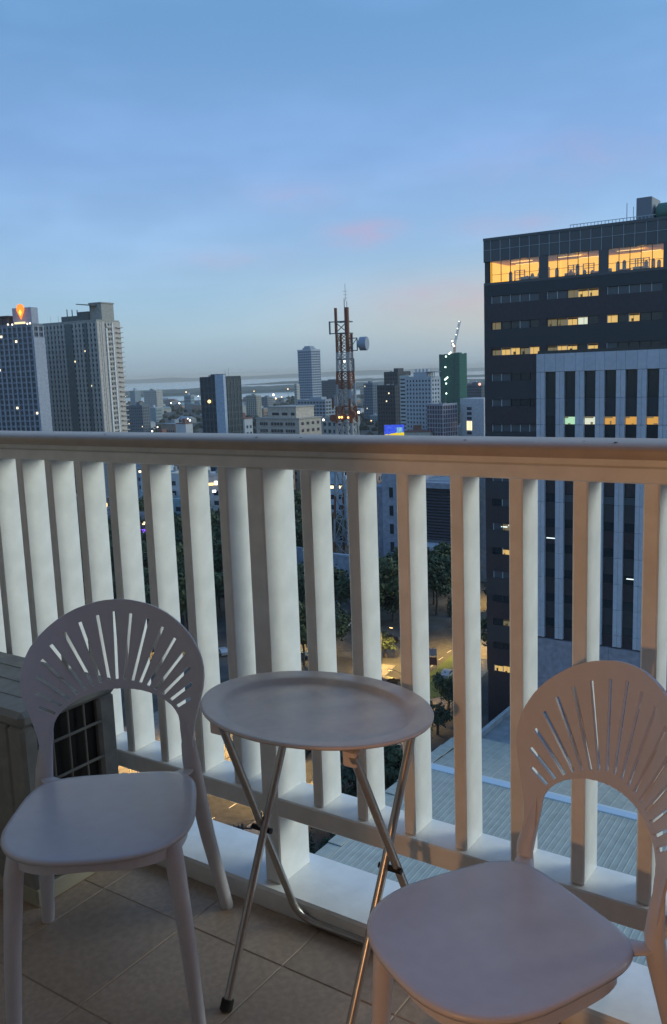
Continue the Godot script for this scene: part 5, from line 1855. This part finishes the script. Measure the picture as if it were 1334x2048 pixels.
		ring.sort_custom(func(p, q): return atan2(p.z - c.z, p.x - c.x) < atan2(q.z - c.z, q.x - c.x))
		var tip := c + Vector3(rng.randf_range(-1, 1), tallness, rng.randf_range(-1, 1))
		for k in n:
			mass.tri(ring[k], tip, ring[(k + 1) % n])
			mass.tri(ring[k], ring[(k + 1) % n], Vector3(ring[(k + 1) % n].x, GROUND, ring[(k + 1) % n].z))
			mass.tri(ring[k], Vector3(ring[(k + 1) % n].x, GROUND, ring[(k + 1) % n].z), Vector3(ring[k].x, GROUND, ring[k].z))
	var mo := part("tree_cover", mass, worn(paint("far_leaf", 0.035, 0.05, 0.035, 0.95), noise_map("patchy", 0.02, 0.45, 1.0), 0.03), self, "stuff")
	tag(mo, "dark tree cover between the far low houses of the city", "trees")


func set_tree(kinds: Array, used: Array, k: int, at: Vector3, size: float, label: String) -> void:
	var o: Node3D = kinds[k]
	if used[k] or label:
		o = dup(o, at, rng.randf() * 360, label, Vector3(size, size * rng.randf_range(0.9, 1.1), size))
		if label and o.has_meta("group"):
			o.remove_meta("group")
	else:
		used[k] = true
		o.position = at
		o.scale = Vector3.ONE * size


func make_car(label: String, body: Material) -> Node3D:
	var o := thing("car", label, "car")
	var s := Shape.new()
	var prof := [Vector2(-2.1, 0.32), Vector2(2.1, 0.32), Vector2(2.15, 0.6), Vector2(2.0, 0.82), Vector2(1.05, 0.95), Vector2(0.45, 1.4), Vector2(-1.0, 1.44), Vector2(-1.75, 1.0), Vector2(-2.12, 0.92)]
	s.prism(prof, -0.82, 0.82)
	part("body", s, body, o)
	var g := Shape.new()
	g.prism([Vector2(0.95, 0.96), Vector2(0.42, 1.35), Vector2(-0.98, 1.38), Vector2(-1.6, 1.0)], -0.84, 0.84)
	part("windows", g, glass_of("car_glass", 0.01, 0.012, 0.015), o)
	for x in [-1.3, 1.3]:
		for z in [-0.8, 0.8]:
			var w := Shape.new()
			w.sweep([Vector3(x, 0.32, z - 0.1), Vector3(x, 0.32, z + 0.1)], [Vector2(0.32, 0.32), Vector2(0.32, 0.32)], Vector3.RIGHT, 14)
			part("wheel", w, paint("tyre", 0.015, 0.015, 0.015, 0.9), o)
	for z in [-0.6, 0.6]:
		var l := Shape.new()
		l.bevel(Vector3(2.05, 0.58, z - 0.2), Vector3(2.17, 0.76, z + 0.2), 0.03)
		part("headlight", l, paint("headlight_off", 0.5, 0.5, 0.5, 0.2), o)
	return o


func street_things() -> void:
	# cars
	var coats := [paint("coat_dark", 0.015, 0.016, 0.018, 0.3, 0.2), paint("coat_silver", 0.3, 0.32, 0.34, 0.3, 0.4), paint("coat_white", 0.6, 0.6, 0.6, 0.3), paint("coat_blue", 0.05, 0.09, 0.14, 0.3, 0.2)]
	var cars := [[0, -83.4, -136.8, 70.0, "dark car beside the lit pavement corner below the tray's right edge"], [1, -124.4, -135.6, 150.0, "silver car on the side street seen left of the post"], [3, -107.5, -141.6, 20.0, "blue car parked left of the post's right neighbour"], [3, -113.6, -150.2, 20.0, "blue car parked further along the side street"], [2, -111.6, -164.4, 100.0, "white car half hidden under the grove, nearer one"], [2, -116.5, -169.5, 100.0, "white car half hidden under the grove, farther one"], [0, -96.0, -112.0, 5.0, "dark car at the far end of the lit parking lot"]]
	for q in cars:
		var c := make_car(q[4], coats[q[0]])
		c.position = Vector3(q[1], GROUND + 0.03, q[2])
		c.rotation_degrees.y = q[3]
	# more cars at rest, copies of the first ones
	var parked := find_children("car*", "Node3D", false, false)
	for q in [[0, -104.0, -60.0, 2.0, "dark car in the near row of the parking lot"], [2, -104.0, -63.5, 2.0, "blue car second in the near row of the parking lot"], [1, -104.0, -72.0, 4.0, "silver car alone in the parking lot's far row"], [0, -87.9, -130.0, 85.0, "dark car at the kerb before the street corner"], [4, -93.2, -186.0, 112.0, "white car coming round the far bend of the road"], [1, -75.6, -146.0, 98.0, "silver car on the right lane beside the grass verge"], [0, -97.0, -160.0, 30.0, "dark car on the side street close to the corner"], [2, -138.0, -131.0, 28.0, "blue car on the far part of the side street"]]:
		dup(parked[q[0]], Vector3(q[1], GROUND + 0.03, q[2]), q[3], q[4])
	var lit := make_car("car with its headlights on driving towards the balcony under the tray", coats[0])
	lit.position = Vector3(-79.2, GROUND + 0.03, -103.0)
	lit.rotation_degrees.y = -75
	for c in lit.get_children():
		if String(c.name).begins_with("headlight"):
			c.material_override = shine("headlight_on", 1.0, 0.92, 0.75, 9.0)
	omni(lit, Vector3(3.0, 0.8, 0), Color(1, 0.85, 0.6), 10.0, 0.3, 20.0)
	# street lamps that light the road
	var arms := [[-73.0, -92.0, 180.0, "street lamp over the lit road nearest the metal roof"], [-73.0, -124.0, 180.0, "street lamp on the pavement left of the dark tower's foot"], [-79.0, -160.0, 160.0, "street lamp at the turn of the road left of the dark tower"], [-88.0, -200.0, 160.0, "street lamp at the far bend of the road"], [-88.5, -76.0, 0.0, "street lamp at the near end of the lit parking lot"], [-88.5, -104.0, 0.0, "street lamp between road and parking lot"], [-110.0, -84.0, 0.0, "street lamp on the far side of the parking lot"], [-90.5, -146.0, 0.0, "street lamp at the street corner above the grass verge"], [-112.0, -143.0, 90.0, "street lamp on the side street near the silver car"], [-140.0, -128.0, 90.0, "street lamp on the side street under the grove"], [-111.0, -58.0, 0.0, "street lamp at the far near-left corner of the parking lot"], [-92.0, -92.0, 180.0, "street lamp standing inside the parking lot"]]
	for q in arms:
		var o := thing("street_lamp", q[3], "street lamp", Vector3(q[0], GROUND, q[1]), q[2])
		var p := Shape.new()
		p.sweep([Vector3(0, 0, 0), Vector3(0, 7.2, 0), Vector3(0.3, 7.9, 0), Vector3(1.2, 8.2, 0), Vector3(2.2, 8.2, 0)], [Vector2(0.1, 0.1), Vector2(0.07, 0.07), Vector2(0.06, 0.06), Vector2(0.05, 0.05), Vector2(0.05, 0.05)], Vector3.BACK, 8)
		part("pole", p, paint("lamp_pole", 0.06, 0.06, 0.06), o)
		var cap := Shape.new()
		cap.bevel(Vector3(1.95, 8.16, -0.17), Vector3(2.85, 8.3, 0.17), 0.05)
		part("lamp_housing", cap, paint("lamp_pole", 0.06, 0.06, 0.06), o)
		var l := Shape.new()
		l.bevel(Vector3(2.05, 8.08, -0.12), Vector3(2.75, 8.155, 0.12), 0.02)
		part("lamp_head", l, shine("sodium_head", 1.0, 0.6, 0.2, 6.0), o)
		downlight(o, Vector3(2.4, 8.0, 0), Color(1.0, 0.8, 0.42), STREET, 0.15, 40.0)
	var gl := thing("garden_lamp", "small warm lamp at the edge of the grove above the tray", "lamp", Vector3(-86.9, GROUND, -138.5))
	var gp := Shape.new()
	gp.tube([Vector3.ZERO, Vector3(0, 2.6, 0)], 0.06, 8)
	part("pole", gp, paint("lamp_pole", 0.06, 0.06, 0.06), gl)
	var gb := Shape.new()
	gb.ball(Vector3(0, 2.85, 0), Vector3.ONE * 0.24, 6, 10)
	part("bulb", gb, shine("garden_glow", 1.0, 0.66, 0.3, 5.0), gl)
	omni(gl, Vector3(0, 2.85, 0), Color(1, 0.78, 0.5), 12.0, 0.2, 20.0)
	# power poles whose tops stand out against the lit paving
	for q in [[-60.5, -66.8, 20.0, "wooden power pole with a crossarm against the lit parking lot, left one"], [-56.0, -80.5, 60.0, "wooden power pole with a crossarm near the metal roof, right one"]]:
		var o := thing("power_pole", q[3], "power pole", Vector3(q[0], GROUND, q[1]), q[2])
		var p := Shape.new()
		p.tube([Vector3.ZERO, Vector3(0, 10.6, 0)], 0.14, 8)
		part("pole", p, paint("pole_wood", 0.03, 0.022, 0.018, 0.9), o)
		var arm := Shape.new()
		arm.box(Vector3(-1.1, 10.0, -0.07), Vector3(1.1, 10.16, 0.07))
		part("crossarm", arm, paint("pole_wood", 0.03, 0.022, 0.018), o)
		for x in [-1.0, -0.45, 0.45, 1.0]:
			var ins := Shape.new()
			ins.lathe([Vector2(0.0, 10.16), Vector2(0.06, 10.16), Vector2(0.09, 10.3), Vector2(0.05, 10.42), Vector2(0.0, 10.44)], 1, 1, Vector3(x, 0, 0), 8)
			part("insulator", ins, paint("insulator", 0.05, 0.04, 0.04, 0.4), o)
	for k in 3:
		var wire := Shape.new()
		var pts := []
		for e in 9:
			var u := e / 8.0
			pts.append(Vector3(-60.5, GROUND + 10.4, -66.8).lerp(Vector3(-56.0, GROUND + 10.4, -80.5), u) + Vector3(-0.8 + 0.8 * k, -1.4 * 4.0 * u * (1.0 - u) * 0.5, 0))
		wire.tube(pts, 0.02, 5)
		tag(part("power_line", wire, paint("pole_wood", 0.03, 0.022, 0.018)), ["thin power line between the two wooden poles, leftmost strand", "thin power line between the two wooden poles, middle strand", "thin power line between the two wooden poles, rightmost strand"][k], "cable")
	# board on posts at the roadside
	var bd := thing("roadside_board", "tall roadside board on posts beside the lit road", "sign", Vector3(-80.6, GROUND, -147.9), 25)
	var bp := Shape.new()
	for k in 5:
		bp.box(Vector3(-1.3 + 0.65 * k, 0, -0.06), Vector3(-1.18 + 0.65 * k, 4.6, 0.06))
	part("posts", bp, paint("board_post", 0.2, 0.19, 0.18, 0.6), bd)
	var bb := Shape.new()
	bb.box(Vector3(-1.4, 1.0, 0.07), Vector3(1.5, 2.6, 0.13))
	part("panel", bb, paint("board_red", 0.08, 0.03, 0.03, 0.7), bd)
	var bc := Shape.new()
	bc.box(Vector3(-1.4, 2.9, 0.07), Vector3(1.5, 4.4, 0.13))
	part("panel", bc, paint("board_grey", 0.22, 0.22, 0.25, 0.7), bd)


const STREET := 430.0
